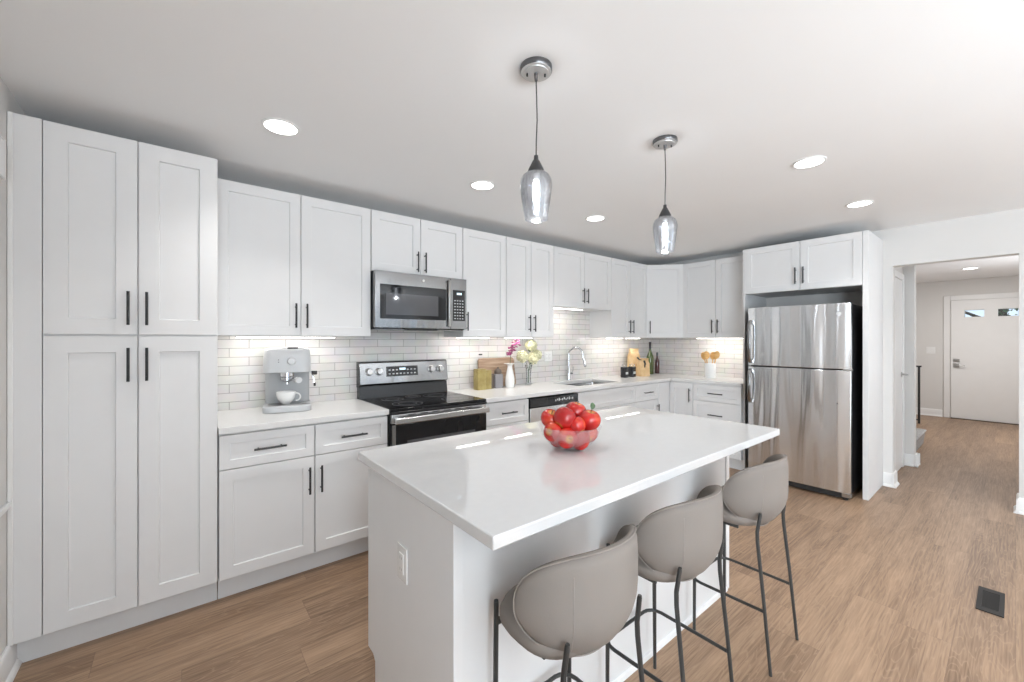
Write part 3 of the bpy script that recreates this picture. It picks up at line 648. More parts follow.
k = MB(); k.lathe([(0,.002),(.017,.002),(.019,0)], seg=24); k.xf(Matrix.Translation((.725, -.003, 1.590)) @ Matrix.Rotation(PI/2, 4, 'X')); k.build('round_badge', M['lmark'], fz)
k = MB(); k.lathe([(0,.002),(.006,.002),(.007,0)], seg=16); k.xf(Matrix.Translation((.715, -.003, .82)) @ Matrix.Rotation(PI/2, 4, 'X')); k.build('door_lock', M['mark'], rf)
MB().box(w-.05, -.004, 1.1055, w+.004, .058, 1.1165).build('hinge', M['nickel'], t)
MB().box(w-.06, .0, .030, w, .05, .0600).build('hinge', M['nickel'], t)

# ------------------------------------------------------------ island
IX0, IX1, IY0, IY1 = .563, 2.383, .761, 1.6645
t = thing('kitchen_island', 'white kitchen island base with panelled end, standing under the overhanging quartz top', 'island', (.612, 1.005, 0))
w, dd = 1.733, .666
m = MB(); m.box(.004, .012, 0, w-.004, dd-.075, .1); m.box(.004, .012, .1, w-.004, dd-.020, .8805); m.build('body', M['cab'], t, bevel=.001)
m = MB(); m.prism([(.0, .0), (dd-.075, 0), (dd-.075, .10), (dd-.055, .118), (dd, .118), (dd, .8805), (0, .8805)], 0, .0155, 'x')
m.xf(Matrix.Translation((-.012, 0, 0))); m.build('end_panel', M['cab'], t, bevel=.0015)
m = MB(); m.prism([(.0, .0), (dd-.075, 0), (dd-.075, .118), (dd, .118), (dd, .8805), (0, .8805)], w-.0035, w+.012, 'x'); m.build('end_panel', M['cab'], t, bevel=.0015)
MB().box(.0036, 0, 0, w-.0036, .0115, .8805).build('back_panel', M['cab'], t)
MB().box(-.013, -.007, .0, .022, .0, .8805).build('corner_trim', M['cab'], t, bevel=.001)
MB().box(w-.022, -.007, .0, w+.013, .0, .8805).build('corner_trim', M['cab'], t, bevel=.001)
m = MB(); m.prism([(-.0005,0),(-.014,0),(-.014,.008),(-.010,.018),(-.0005,.020)], .022, w-.022, 'x'); m.build('shoe_moulding', M['trim'], t)
for k in range(4):
    a = .012 + k*(w-.024)/4
    d = door_mesh(a+GAP, .12, a+(w-.024)/4-GAP, .87).build('door', M['cab'], t, smooth=False); d.rotation_euler = (0, 0, PI); d.location = (w, dd-.0195, 0)
    pull(a+.04 if k % 2 else a+(w-.024)/4-.04, .74, .155, True, d)
MB().box(.01, dd-.0745, 0, w-.01, dd-.062, .1175).build('toe_kick', M['kick'], t)
o = MB().box(IX0, IY0, ZK, IX1, IY1+.02, .915).build('island_countertop', M['quartz'], bevel=.0035); tag(o, 'large polished white quartz island countertop carrying the bowl of apples', 'countertop')
# outlet on island end
def outlet(name, label, cat, loc, rz, w=.072, h=.116, kind='outlet', gangs=1):
    t = thing(name, label, cat, loc, rz)
    MB().box(-w/2, -.006, -h/2, w/2, 0, h/2).build('cover_plate', M['ceramic'], t, bevel=.002)
    for g in range(gangs):
        ox = (g-(gangs-1)/2)*.046
        if kind == 'outlet':
            MB().box(ox-.017, -.009, -.034, ox+.017, -.006, .034).build('receptacle', M['ceramic'], t, bevel=.001)
            m = MB()
            for s in (-1, 1):
                m.box(ox-.008, -.0094, s*.019-.005, ox-.006, -.009, s*.019+.005); m.box(ox+.005, -.0094, s*.019-.004, ox+.007, -.009, s*.019+.004)
            m.build('slots', M['mark'], t, smooth=False)
        else:
            MB().box(ox-.016, -.011, -.032, ox+.016, -.006, .032).build('rocker', M['ceramic'], t, bevel=.0015)
    return t
outlet('wall_outlet', 'white electrical outlet on the near end of the kitchen island', 'outlet', (.5995, 1.332, .602), -PI/2, .075, .120)
outlet('wall_outlet', 'white double-gang outlet plate on the tile behind the cream flowers', 'outlet', (3.117, YW-.0105, 1.187), 0, .118, .105, gangs=2)
outlet('light_switch', 'white double light switch on the grey wall beside the front door', 'switch', (XE-.0005, .965, 1.175), -PI/2, .118, .118, 'switch', 2)
# small things on the left wall / tile
o = MB().box(XL+.0005, 2.12, 1.98, XL+.03, 2.44, 2.13).build('door_chime', M['ceramic'], bevel=.005); tag(o, 'white box mounted high on the left wall beside the pantry', 'door chime')
t = thing('wall_hook', 'tiny black hook on the tile above the wooden board', 'hook', (2.218, YW-.0105, 1.228))
MB().tube([(-.012,-.006,0),(.022,-.006,0)], .006, 10).tube([(0,0,0),(0,-.006,0)], .007, 10).build('knob', M['dark'], t)

# ------------------------------------------------------------ lights
DL = [(.382, 2.244, 'recessed ceiling light nearest the tall pantry'), (1.571, 2.245, 'recessed ceiling light in front of the cabinet right of the microwave'), (2.742, 2.250, 'recessed ceiling light in front of the cabinet above the sink'), (2.840, .758, 'recessed ceiling light nearer the camera on the right, past the second pendant'), (4.004, .748, 'recessed ceiling light just in front of the refrigerator'), (8.886, .418, 'recessed ceiling light in the hallway before the front door')]
def downlight(x, y, lab):
    t = thing('recessed_light', lab, 'ceiling light', (x, y, ZC), 0, None)
    MB().lathe([(.070,-.0005),(.083,-.0005),(.083,-.004),(.077,-.007),(.070,-.006),(.070,-.0005)], seg=40).build('trim_ring', M['trim'], t)
    MB().lathe([(0,-.0062),(.0695,-.0062),(.0695,-.001),(0,-.001)], seg=40).build('diffuser', M['lamp'], t)
    return t
for x, y, lab in DL:
    t = downlight(x, y, lab)
    area('lamp', (0, 0, -.012), (0, 0, 0), .15, .15, (2.6 if y > 2 else 2.4) if x < 6 else 17, (1, .985, .96), t, 'DISK', 1.9 if x < 6 else PI)
def pendant(x, y, lab):
    t = thing('pendant_light', lab, 'pendant light', (x, y, 0), 0, 'pendant lights over the island')
    c = MB().lathe([(0,ZC-.0005),(.060,ZC-.0005),(.0605,ZC-.005),(.0605,ZC-.018),(.0585,ZC-.021),(0,ZC-.021)], seg=48).build('canopy', M['canopy'], t)
    MB().lathe([(0,ZC-.0212),(.058,ZC-.0212),(.057,ZC-.0225),(.048,ZC-.0225),(.047,ZC-.026),(0,ZC-.026)], seg=48).build('face_plate', M['canopyl'], c)
    MB().tube([(-.027,.020,ZC-.026),(-.027,.020,ZC-.036)], .0035, 10).tube([(.027,-.020,ZC-.026),(.027,-.020,ZC-.036)], .0035, 10).build('screws', M['black'], c)
    MB().tube([(0,0,ZC-.026),(0,0,ZC-.052)], [.008,.006], 12).build('strain_relief', M['canopy'], c)
    MB().tube([(0,0,ZC-.05),(.002,-.001,ZC-.12),(.0035,-.002,ZC-.20),(.001,0,ZC-.28),(0,0,2.060)], .0024, 8).build('cord', M['gun'], t)
    s = MB().lathe([(0,2.066),(.008,2.066),(.009,2.052),(.014,2.045),(.030,2.012),(.031,2.004),(0,2.004)], seg=32).build('socket_cap', M['gun'], t)
    MB().lathe([(0,2.004),(.016,2.004),(.016,1.972),(0,1.972)], seg=24).build('socket', M['nickel'], s)
    MB().lathe([(.029,2.004),(.036,2.001),(.050,1.990),(.058,1.974),(.0605,1.955),(.058,1.92),(.052,1.88),(.046,1.845),(.044,1.825),(.0425,1.825),(.0445,1.845),(.0505,1.88),(.0565,1.92),(.059,1.955),(.0565,1.973),(.049,1.988),(.036,1.999),(.029,2.002)], seg=48).build('glass_shade', M['seeded'], t)
    MB().lathe([(0,1.972),(.010,1.970),(.013,1.955),(.013,1.905),(.009,1.892),(0,1.888)], seg=20).build('bulb', M['bulb'], t)
    l = bpy.data.lights.new('lamp', 'POINT'); l.energy = 2.2; l.color = (.95, .98, 1); l.shadow_soft_size = .014
    lo = bpy.data.objects.new('lamp', l); COL.objects.link(lo); lo.parent = t; lo.location = (0, 0, 1.85)
    return t
p1 = pendant(1.048, 1.145, 'nearer and larger-looking glass pendant light hanging over the island')
p2 = copy_tree(p1); p2.location = (1.949, 1.144, 0); p2['label'] = 'farther glass pendant light, hanging over the refrigerator end of the island'
# light bars under the wall cabinets
def bar(x0, x1, z, lab, y=2.985, rot=0, pw=None):
    w = x1-x0
    t = thing('undercabinet_light', lab, 'light bar', (x0, y, z-.0005) if not rot else (y, x0, z-.0005), rot, 'light bars under the wall cabinets')
    MB().box(-.004, -.004, -.006, w+.004, .034, 0).build('housing', M['trim'], t, bevel=.001)
    MB().box(0, 0, -.013, w, .030, -.0062).build('diffuser', M['strip'], t, bevel=.002)
    area('lamp', (w/2, .015, -.016), (.25, 0, 0), w, .03, (1.0 if pw is None else pw)*w/.4, (1, .96, .90), t)
bar(.27, .84, UZ0, 'long light bar above the coffee machine')
bar(1.84, 2.16, UZ0, 'light bar just right of the microwave')
bar(2.36, 2.68, UZ0, 'light bar above the vase with the magenta stem')
bar(2.95, 3.42, 1.702, 'light bar under the raised cabinet above the sink')
bar(3.86, 4.14, UZ0, 'light bar above the left black jar')
bar(4.24, 4.50, UZ0, 'light bar above the kraft paper bags')
bar(2.45, 1.84, UZ0, 'long light bar above the wooden spoons', 4.93, RZ) if 0 else None
t = thing('undercabinet_light', 'long light bar above the white crock of wooden spoons', 'light bar', (4.93, 2.47, UZ0-.0005), RZ, 'light bars under the wall cabinets')
MB().box(-.004, -.004, -.006, .644, .034, 0).build('housing', M['trim'], t, bevel=.001); MB().box(0, 0, -.013, .64, .030, -.0062).build('diffuser', M['strip'], t, bevel=.002)
area('lamp', (.32, .015, -.016), (.25, 0, 0), .64, .03, 1.5, (1, .96, .90), t)

# ------------------------------------------------------------ bar stools (back towards -y)
def make_stool():
    t = thing('bar_stool', 'taupe upholstered bar stool nearest the camera', 'bar stool', (.865, .85, 0), 0, 'bar stools along the island')
    # seat
    m = MB(); prof = [(0,.5605),(.80,.5605),(.93,.570),(1.0,.590),(1.0,.605),(.95,.622),(.80,.630),(.4,.634),(0,.635)]
    rings = []; seg = 40
    for r, z in prof:
        if r == 0: rings.append([m.bm.verts.new((0, .0, z))]); continue
        R = []
        for k in range(seg):
            a = 2*PI*k/seg; c, s_ = math.cos(a), math.sin(a); e = 2/2.8
            R.append(m.bm.verts.new((r*.184*math.copysign(abs(c)**e, c), -.022 + r*.144*math.copysign(abs(s_)**e, s_), z)))
        rings.append(R)
    for A, B in zip(rings, rings[1:]):
        for k in range(seg):
            f = []
            for v in (A[k%len(A)], A[(k+1)%len(A)], B[(k+1)%len(B)], B[k%len(B)]):
                if v not in f: f.append(v)
            m.bm.faces.new(f)
    m.build('seat', M['velvet'], t, ang=80)
    # wrap-around backrest shell
    def P(s, z, off=0):
        th = s*math.radians(76); r = .211 + off - .064*(max(0, .70-z)/.145)**2
        return Vector((r*math.sin(th), -r*math.cos(th)*1.0, z))
    zm = .700
    def zt(s): return zm + .152*(max(0, 1-abs(s)**2.7))**(1/2.15) 
    def zb(s): return zm - .150*(max(0, 1-abs(s)**2.1))**(1/1.9)
    ns, nz = 36, 10; m = MB(); G = [[], []]
    ss = [math.sin(PI/2*(-1+2*i/ns)) for i in range(ns+1)]
    ss = [max(-.999, min(.999, s)) for s in ss]
    for side, off in ((0, .014), (1, -.014)):
        for s in ss:
            a, b = zb(s), zt(s); col = []
            for j in range(nz+1):
                u = j/nz; z = a + (b-a)*u
                o_ = off*(1 - (2*u-1)**8*.55)*(1-abs(s)**10*.5)
                col.append(m.bm.verts.new(P(s, z, o_)))
            G[side].append(col)
    for side in (0, 1):
        for i in range(ns):
            for j in range(nz): m.bm.faces.new((G[side][i][j], G[side][i+1][j], G[side][i+1][j+1], G[side][i][j+1]))
    for i in range(ns):
        for j in (0, nz): m.bm.faces.new((G[0][i][j], G[0][i+1][j], G[1][i+1][j], G[1][i][j]))
    for i in (0, ns):
        for j in range(nz): m.bm.faces.new((G[0][i][j], G[0][i][j+1], G[1][i][j+1], G[1][i][j]))
    bk = m.build('backrest', M['velvet'], t, ang=180)
    pts = [P(s, zt(s), .009) for s in ss[1:-1]] + [P(s, zb(s), .009) for s in ss[1:-1][::-1]]
    MB().tube(pts, .0018, 6, closed=True).build('piping', M['piping'], bk)
    for sg in (-1, 1): MB().tube([P(sg*.47, .60+.20*k/8, .0138) for k in range(9)], .0009, 6).build('seam', M['piping'], bk)
    # legs
    LR = .0078
    for sx in (-1, 1):
        MB().tube([(sx*.158, .100, 0), (sx*.155, .100, .30), (sx*.152, .100, .60), (sx*.152, .100, .615)], [LR*.85, LR, LR, LR*.9], 10).build('leg', M['leg'], t)
        MB().tube([(sx*.160, -.220, 0), (sx*.156, -.192, .30), (sx*.152, -.168, .525), (sx*.151, -.167, .565), (sx*.148, -.177, .638), (sx*.148, -.178, .646)], [LR*.8, LR*.9, LR*.95, LR*.95, LR*.9, LR*.7], 10).build('leg', M['leg'], t)
    m = MB().box(-.152, .093, .545, .152, .107, .560).box(-.137, -.085, .545, -.127, .094, .560).box(.127, -.085, .545, .137, .094, .560)
    m.build('seat_frame', M['leg'], t, bevel=.002)
    z = .245; xr = .150
    pts = [(-.154, -.192, z), (-.158, .06, z)]
    for k in range(5): a = PI - PI/2*k/4; pts.append((-.108+.05*math.cos(a), .070+.05*math.sin(a), z))
    for k in range(5): a = PI/2 - PI/2*k/4; pts.append((.108+.05*math.cos(a), .070+.05*math.sin(a), z))
    pts += [(.158, .06, z), (.154, -.192, z)]
    MB().tube(pts, .0065, 8).build('footrest', M['leg'], t)
    return t
s1 = make_stool()
s2 = copy_tree(s1); s2.location = (1.382, .85, 0); s2['label'] = 'middle of the three taupe bar stools along the island'
s3 = copy_tree(s1); s3.location = (2.03, .85, 0); s3['label'] = 'taupe bar stool at the refrigerator end of the island'

# ------------------------------------------------------------ bowl of apples
BX, BY = 1.275, 1.185
t = thing('glass_bowl', 'clear glass bowl heaped with red apples on the island', 'bowl', (BX, BY, .915))
prof = [(0,.004),(.05,.004),(.062,.010),(.090,.030),(.115,.060),(.130,.098),(.134,.100),(.133,.096),(.118,.057),(.094,.026),(.066,.0055),(.056,0),(0,0)]
MB().lathe(prof, seg=48).build('bowl_wall', M['bowlg'], t)
def make_apple():
    t = thing('apple', 'x', 'apple', (0,0,0), 0, 'apples in the glass bowl')
    pr = []; R = .043
    for k in range(19):
        a = PI*k/18; r = R*math.sin(a)*(1+.10*math.cos(a)); z = R*.93*math.cos(a)*(1) + 0
        z -= .016*math.exp(-(r/.012)**2) if a < PI/2 else -.007*math.exp(-(r/.010)**2)
        pr.append((max(r, 0 if k in (0, 18) else .0005), z))
    MB().lathe(pr, seg=28).build('flesh', M['apple'], t, ang=180)
    MB().tube([(0,0,.020),(.002,.001,.034),(.005,.002,.044)], [.0016,.0014,.002], 6).build('stem', M['stem'], t)
    return t
a0 = make_apple()
# (x, y, z above counter, tilt axis angles) ; frame: f = away from camera, s = to the right
fx, fy = math.cos(math.atan2(BY, BX)), math.sin(math.atan2(BY, BX)); sx_, sy_ = fy, -fx
spots = [ # s, f, z, rx, rz, scale, label
 (-.080, -.005, .125, .5, .3, .98, 'red apple at the far left of the heap'),
 (-.020, -.045, .135, .9, 2.2, 1.12, 'large red apple on the upper front left of the heap'),
 (.025, .035, .150, .3, 1.2, 1.08, 'topmost red apple at the back of the heap'),
 (.082, -.000, .122, .25, .6, 1.10, 'large red apple on the right of the heap with a green leaf above it'),
 (.030, -.050, .108, .8, 4.0, .86, 'smaller red apple in the centre of the heap'),
 (-.066, -.060, .082, 1.35, -.65, .92, 'yellow-topped red apple at the front left rim'),
 (-.012, -.068, .062, 1.5, .2, 1.00, 'red apple at the front centre, stem end facing the camera'),
 (-.048, -.010, .050, 2.0, 1.0, .98, 'red apple low at the left inside the bowl'),
 (.040, -.040, .050, 1.9, 2.0, 1.0, 'red apple low at the right front inside the bowl'),
 (.078, .020, .062, 1.1, 3.0, .94, 'red apple low at the far right inside the bowl'),
 (.010, .055, .062, 1.0, 5.0, 1.0, 'red apple low at the back inside the bowl'),
 (-.055, .060, .095, .6, 2.0, .98, 'red apple at the back left of the heap')]
for i, (s, f, z, rx, rz, sc, lab) in enumerate(spots):
    a = a0 if i == 0 else copy_tree(a0)
    a.location = (BX + s*sx_ + f*fx, BY + s*sy_ + f*fy, .915 + z - .004)
    a.rotation_euler = (rx, 0, rz - PI/2 + YAW) ; a.scale = (sc,)*3; a['label'] = lab
    if i == 3:
        lf = MB(); n = 8
        for k in range(n):
            pass
        A = [lf.bm.verts.new((x, -wd, z_)) for x, wd, z_ in ((0,0,0),(.008,.008,.004),(.018,.012,.006),(.027,.008,.004),(.033,0,0))]; B = [lf.bm.verts.new((x, 0, z_)) for x, z_ in ((.008,.001),(.018,.002),(.027,.001))]; C_ = [lf.bm.verts.new((x, wd, z_)) for x, wd, z_ in ((.008,.008,.004),(.018,.012,.006),(.027,.008,.004))]
        F_ = lf.bm.faces.new
        F_((A[0],A[1],B[0])); F_((A[0],B[0],C_[0])); F_((A[1],A[2],B[1],B[0])); F_((B[0],B[1],C_[1],C_[0])); F_((A[2],A[3],B[2],B[1])); F_((B[1],B[2],C_[2],C_[1])); F_((A[3],A[4],B[2])); F_((B[2],A[4],C_[2]))
        lf.build('leaf', M['leaf'], a, solid=.001, sub=1, loc=(.002, .0, .040), rot=(.3, -.9, .8))

# ------------------------------------------------------------ coffee machine
t = thing('coffee_machine', 'pale grey espresso machine on the short countertop beside the pantry', 'coffee machine', (.553, 3.02, .915), math.radians(-11)); t.scale = (1.09, 1, 1.03)
base = MB(); base.prism(rbox(-.125, -.165, .125, .135, .055, 6), 0, .040); base = base.build('drip_tray', M['coffee'], t, bevel=.007, seg=3)
MB().prism(rbox(-.100, -.150, .100, -.005, .04, 5), .0402, .043).build('tray_grille', M['nickel'], base, bevel=.001)
MB().prism(rbox(-.118, .0, .118, .132, .03, 5), .040, .262).build('back_column', M['coffeed'], t, bevel=.003)
hd = MB(); hp = rbox(-.125, -.120, .125, .135, .040, 6); n = len(hp)
levels = [(.238, 1.0, 0), (.255, 1.0, 0), (.335, .975, .002), (.375, .94, .004), (.386, .89, .006)]
prev = None
for z, k, sh in levels:
    R = [hd.bm.verts.new((x*k, (y-.0075)*k+.0075+sh, z)) for x, y in hp]
    if prev: 
        for i in range(n): hd.bm.faces.new((prev[i], prev[(i+1)%n], R[(i+1)%n], R[i]))
    else: hd.bm.faces.new(R[::-1])
    prev = R
hd.bm.faces.new(prev); hd = hd.build('head', M['coffee'], t, bevel=.004, ang=30)
MB().prism(rbox(-.085, -.085, .085, .105, .03, 5), .3865, .391).build('cup_warmer', M['coffeed'], hd, bevel=.002)
MB().box(.000, -.100, .378, .055, -.075, .394).build('lid_latch', M['dark'], hd, bevel=.002)
k = MB(); k.lathe([(0,.030),(.018,.030),(.021,.027),(.022,.003),(.024,0)], seg=28); k.xf(Matrix.Translation((.022, -.119, .310)) @ Matrix.Rotation(PI/2, 4, 'X')); k.build('dial', M['lmark'], hd)
m = MB()
for z in (.304, .318): m.box(-.047, -.1195, z-.003, -.042, -.118, z+.003)
m.build('indicator_lights', M['mark'], hd, smooth=False)
m = MB().lathe([(0,.2375),(.038,.2375),(.038,.214),(.032,.208),(0,.208)], (-.002,-.060,0), 28); gh = m.build('group_head', M['chrome'], t)
m = MB().lathe([(0,.2075),(.035,.2075),(.035,.190),(.026,.182),(.009,.178),(.009,.162),(0,.162)], (-.002,-.060,0), 28); m.tube([(.02,-.085,.197),(.045,-.125,.196)], .007, 10); pf = m.build('portafilter', M['chrome'], t)
MB().tube([(.040,-.118,.196),(.050,-.135,.195),(.060,-.158,.193)], [.010,.017,.018], 14).build('portafilter_handle', M['lmark'], pf)
MB().tube([(.095,-.06,.262),(.125,-.075,.235),(.140,-.080,.19),(.142,-.082,.150)], .0045, 8).build('steam_wand', M['chrome'], t)
MB().box(.128, -.085, .218, .158, -.065, .242).box(.138, -.088, .146, .150, -.076, .168).build('steam_knob', M['dark'], t, bevel=.003)
# cup
R8 = Matrix.Rotation(math.radians(-11), 4, 'Z'); cpos = R8 @ Vector((.0, -.085, 0)) + Vector((.545, 3.02, .9600))
t = thing('coffee_cup', 'white cup standing on the drip tray of the coffee machine', 'cup', tuple(cpos), math.radians(-8)); t.scale = (1.15, 1.15, 1.15)
MB().lathe([(0,0),(.022,0),(.024,.004),(.030,.010),(.043,.030),(.049,.058),(.050,.068),(.0475,.068),(.046,.056),(.040,.031),(.027,.012),(0,.008)], seg=36).build('cup_wall', M['ceramic'], t)
pts = []
for k in range(11):
    a = -PI*.55 + PI*1.15*k/10; pts.append((.050+.020*math.cos(a), -.008, .037+.021*math.sin(a)))
MB().tube(pts, .0045, 8).build('handle', M['ceramic'], t)

# ------------------------------------------------------------ canisters, board, flowers
def square_tin(name, lab, cat, x, y, w, d, h, mat, lid=None, grp=None):
    t = thing(name, lab, cat, (x, y, .915), 0, grp)
    MB().prism(rbox(-w/2, -d/2, w/2, d/2, .006, 3), 0, h-.014).build('body', mat, t, bevel=.002)
    MB().prism(rbox(-w/2+.001, -d/2+.001, w/2-.001, d/2-.001, .006, 3), h-.0135, h).build('lid', lid or mat, t, bevel=.002)
    return t
square_tin('canister', 'taller olive-gold square canister at the left, beside the range', 'canister', 2.118, 3.07, .090, .080, .188, M['olive'])
square_tin('canister', 'smaller olive-gold square canister, second from the range', 'canister', 2.206, 3.085, .064, .070, .172, M['olive'])
square_tin('wooden_box', 'narrow dark brown box between the gold and grey canisters', 'box', 2.262, 3.09, .036, .05, .135, M['greyd'])
square_tin('canister', 'grey square canister just left of the white vase', 'canister', 2.330, 3.09, .090, .075, .130, M['greyc'])
o = MB().lathe([(0,0),(.03,0),(.035,.01),(.034,.03),(.024,.045),(.010,.052),(.010,.062),(0,.064)], (2.340,3.09,1.0455), 24).build('stopper_jar', M['greyd']); tag(o, 'small round brown lidded pot on top of the grey canister', 'pot')
# board leaning on the tile
t = thing('cutting_board', 'wooden cutting board leaning on the tile behind the canisters', 'cutting board', (2.395, 3.150, .915))
m = MB(); m.prism(rbox(-.215, 0, .215, .278, .03, 5), -.010, .010, 'y'); m.xf(Matrix.Rotation(-.16, 4, 'X')); m.xf(Matrix.Translation((0, .0, .0025))); m.build('board', M['board'], t, bevel=.003)
# white vase
t = thing('ceramic_vase', 'white bottle-shaped vase holding a magenta flower stem', 'vase', (2.440, 3.035, .915))
MB().lathe([(0,0),(.038,0),(.042,.006),(.045,.05),(.042,.10),(.032,.15),(.024,.185),(.022,.205),(.030,.218),(.058,.226),(.059,.230),(.030,.228),(.018,.210),(.018,.19),(0,.18)], seg=36).build('vase_wall', M['ceramic'], t)
t = thing('magenta_flower', 'magenta flower spike standing in the white vase', 'flower', (2.440, 3.035, 1.100))
MB().tube([(0,0,0),(.008,0,.10),(.020,0,.17),(.070,0,.25)], .0025, 6).build('stem', M['leafd'], t)
rr = random.Random(11)
def blob(m, c, r, rr, q=1):
    mt = Matrix.Translation(c) @ Matrix.Rotation(rr.random()*6, 4, 'Z') @ Matrix.Rotation(rr.random()*2-1, 4, 'X') @ Matrix.Diagonal((r, r*.8, r*.45, 1))
    bmesh.ops.create_icosphere(m.bm, subdivisions=q, radius=1, matrix=mt)
fl = MB()
for k in range(46):
    u = k/45; c = Vector((.000+.088*u, 0, .118+.155*u)) + Vector((rr.gauss(0,.017), rr.gauss(0,.016), rr.gauss(0,.008))); blob(fl, c, .0165*(1.1-.25*u), rr)
fl.build('petals', M['purple'], t, ang=180)
# cream flowers in a clear glass vase
t = thing('glass_vase', 'slim clear glass vase in front of the tile holding cream flowers', 'vase', (2.735, 3.100, .915))
MB().lathe([(0,.0),(.036,0),(.040,.006),(.026,.02),(.024,.08),(.030,.16),(.038,.20),(.036,.20),(.028,.16),(.021,.08),(.022,.02),(0,.008)], seg=32).build('vase_wall', M['glass'], t)
MB().lathe([(.0305,.0785),(.0305,.0795),(.0,.0795)], (0,0,.02), 24).build('water', M['glass'], t) if 0 else None
for i, (dx_, dz, lab) in enumerate(((.022, .395-.0, 'cream flower bloom at the top of the bunch'), (-.098, .288, 'cream flower bloom at the left of the bunch'), (.035, .268, 'cream flower bloom at the lower middle of the bunch'), (.125, .298, 'cream flower bloom at the right of the bunch'))):
    t = thing('cream_flower', lab, 'flower', (2.735, 3.10, .93), 0, 'cream flowers in the glass vase')
    cx = dx_; cz = dz-.015; yy = (-.012, -.02, -.03, .01)[i]
    MB().tube([(0.004*i-.006, .004*(i%2), 0.0), (0.003*i-.004, 0, .12), (cx*.35, yy*.5, .20), (cx*.8, yy, cz-.03), (cx, yy, cz)], .0022, 6).build('stem', M['leafd'], t)
    m = MB(); R = .062 if i != 3 else .054
    for k in range(110):
        g = k*2.39996; zc = 1-2*(k+.5)/110; rad = math.sqrt(1-zc*zc); nrm = Vector((math.cos(g)*rad, math.sin(g)*rad, zc))
        q = nrm.to_track_quat('Z', 'Y').to_matrix().to_4x4()
        mt = Matrix.Translation(Vector((cx, yy, cz)) + nrm*R*(.74+.22*rr.random())) @ q @ Matrix.Rotation(rr.random()*6, 4, 'Z') @ Matrix.Rotation(.5, 4, 'X') @ Matrix.Diagonal((.018, .014, .003, 1))
        bmesh.ops.create_icosphere(m.bm, subdivisions=1, radius=1, matrix=mt)
    bmesh.ops.create_icosphere(m.bm, subdivisions=2, radius=R*.78, matrix=Matrix.Translation((cx, yy, cz)))
    m.build('bloom', M['cream'], t, ang=180)
    m = MB()
    for k in range(2):
        blob(m, Vector((cx*.9+(.02 if k else -.02), yy+.0, cz-.05)), .020, rr)
    m.build('leaves', M['leafd'], t, ang=180)

# ------------------------------------------------------------ jars, bags, bottles in the corner
def jar(x, y, lab):
    t = thing('glass_jar', lab, 'jar', (x, y, .915), 0, 'black jars beside the paper bags')
    MB().prism(rbox(-.036, -.036, .036, .036, .012, 4), 0, .125).build('jar_body', M['jar'], t, bevel=.003)
    MB().lathe([(0,.126),(.032,.126),(.033,.130),(.033,.150),(.030,.155),(.008,.157),(.008,.165),(0,.166)], seg=28).build('lid', M['glass'], t)
    lb = MB().box(-.022, -.0375, .040, .022, -.0362, .066).build('label', M['label'], t, smooth=False)
    MB().box(-.016, -.0379, .049, -.002, -.0376, .056).box(.002, -.0379, .049, .014, -.0376, .058).build('lettering', M['mark'], lb, smooth=False)
jar(4.150, 2.965, 'black glass jar with white label, left of the pair'); jar(4.290, 2.955, 'black glass jar with white label, right of the pair beside the paper bag')
def bag(x, y, h, w, lab, ribbon=False, rz=0):
    t = thing('paper_bag', lab, 'paper bag', (x, y, .915), rz)
    m = MB(); d = w*.62
    lv = [(0, 1, 1), (h*.72, .98, .85), (h*.90, .97, .30), (h*.93, .98, .16), (h, .98, .13)]
    prev = None
    for z, a, b in lv:
        R = [m.bm.verts.new((sx*w/2*a, sy*d/2*b, z)) for sx, sy in ((-1,-1),(1,-1),(1,1),(-1,1))]
        if prev:
            for i in range(4): m.bm.faces.new((prev[i], prev[(i+1)%4], R[(i+1)%4], R[i]))
        else: m.bm.faces.new(R[::-1])
        prev = R
    m.bm.faces.new(prev); b_ = m.build('bag_body', M['kraft'], t, bevel=.002)
    MB().box(-w*.51, -d*.17, h*.90, w*.51, d*.17, h*1.0).build('folded_top', M['kraft'], b_, bevel=.003)
    if ribbon:
        m = MB(); m.tube([(-.01,-d*.32,h*.88),(-.002,-d*.42,h*.72),(-.012,-d*.53,h*.50)], [.008,.012,.006], 6); m.tube([(.0,-d*.32,h*.88),(.012,-d*.44,h*.66)], [.007,.004], 6); m.build('ribbon', M['dark'], t)
        MB().tube([(-w*.7,-d*.10,h*1.05),(-w*.5,-d*.17,h*.93),(-w*.3,-d*.2,h*.92)], [.012,.008,.005], 6).build('twig', M['dark'], t)
bag(4.545, 3.105, .338, .150, 'taller kraft paper bag standing behind against the tile', rz=-.1)
bag(4.475, 2.92, .222, .135, 'shorter kraft paper bag in front, tied with a black ribbon', True, rz=-.35)
t = thing('wine_bottle', 'tall green wine bottle in the corner behind the paper bags', 'bottle', (4.815, 3.040, .915))
MB().lathe([(0,0),(.042,0),(.046,.006),(.047,.20),(.042,.235),(.020,.290),(.015,.315),(.015,.345),(0,.345)], seg=32).build('glass_body', M['gbottle'], t)
MB().lathe([(.0158,.335),(.0160,.405),(.0175,.41),(.0175,.422),(0,.423)], seg=24).build('foil_capsule', M['foil'], t)
t = thing('small_bottle', 'small dark red bottle with a black cap, right of the wine bottle', 'bottle', (4.985, 3.040, .915))
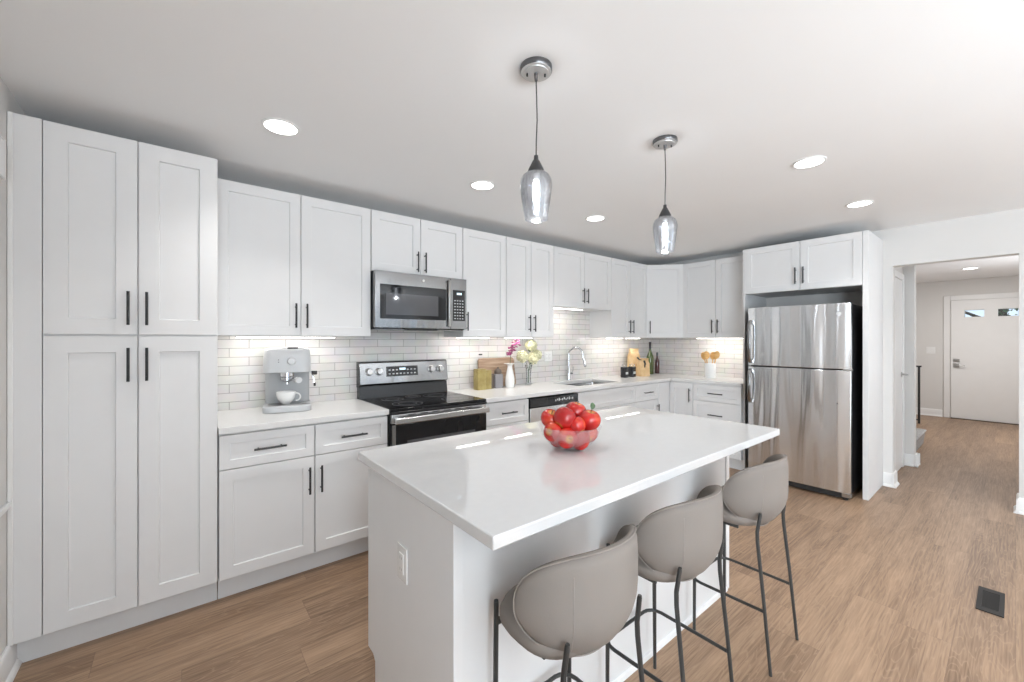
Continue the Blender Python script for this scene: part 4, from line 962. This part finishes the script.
MB().lathe([(0,0),(.028,0),(.030,.005),(.030,.15),(.026,.175),(.012,.215),(.011,.235),(0,.235)], seg=28).build('glass_body', M['rbottle'], t)
MB().lathe([(.0125,.232),(.0130,.278),(.010,.282),(0,.282)], seg=20).build('cap', M['foil'], t)
# crock with spoons
CX, CY = 4.900, 2.292
t = thing('utensil_crock', 'white cylindrical crock of wooden spoons near the refrigerator', 'crock', (CX, CY, .915))
MB().lathe([(0,0),(.062,0),(.064,.004),(.064,.172),(.062,.175),(.059,.172),(.059,.010),(0,.008)], seg=36).build('crock_wall', M['ceramic'], t)
def spoon(dx, dy, lean_s, top, lab, hw=.033):
    t = thing('wooden_spoon', lab, 'spoon', (CX+dx, CY+dy, .926), 0, 'wooden spoons in the white crock')
    e = Vector((0, -lean_s, top)); q = e.normalized()
    MB().tube([(0,0,0), tuple(e*.72)], [.006,.007], 8).build('handle', M['spoon'], t)
    m = MB(); nn = Vector((-.9,-.42,0)); nn = (nn - q*nn.dot(q)).normalized(); rot = Matrix((nn, q.cross(nn), q)).transposed().to_4x4()
    bmesh.ops.create_icosphere(m.bm, subdivisions=3, radius=1, matrix=Matrix.Translation(e*.86) @ rot @ Matrix.Diagonal((.007, hw, .048, 1)))
    m.build('spoon_head', M['spoon'], t, ang=180)
spoon(.010, .018, -.075, .285, 'wooden spoon leaning to the left in the crock', .030); spoon(-.020, .010, -.030, .300, 'wooden spoon upright at the left middle of the crock', .037)
spoon(.020, -.006, .022, .292, 'wooden spoon upright at the right middle of the crock', .034); spoon(-.010, -.020, .068, .305, 'longest wooden spoon leaning to the right in the crock', .033)

# ------------------------------------------------------------ floor vent
t = thing('floor_vent', 'dark bronze floor register in the wood floor at the right', 'vent', (3.145, .036, 0))
m = MB(); m.cells([0, .045, .255, .300], [0, .018, .076, .094], lambda i, j: not (i == 1 and j == 1), .0002, .005); m.build('frame', M['vent'], t, bevel=.0015)
m = MB()
for k in range(16): m.box(.048+.013*k, .018, .0005, .0555+.013*k, .076, .0040)
m.build('louvres', M['vent'], t, smooth=False)
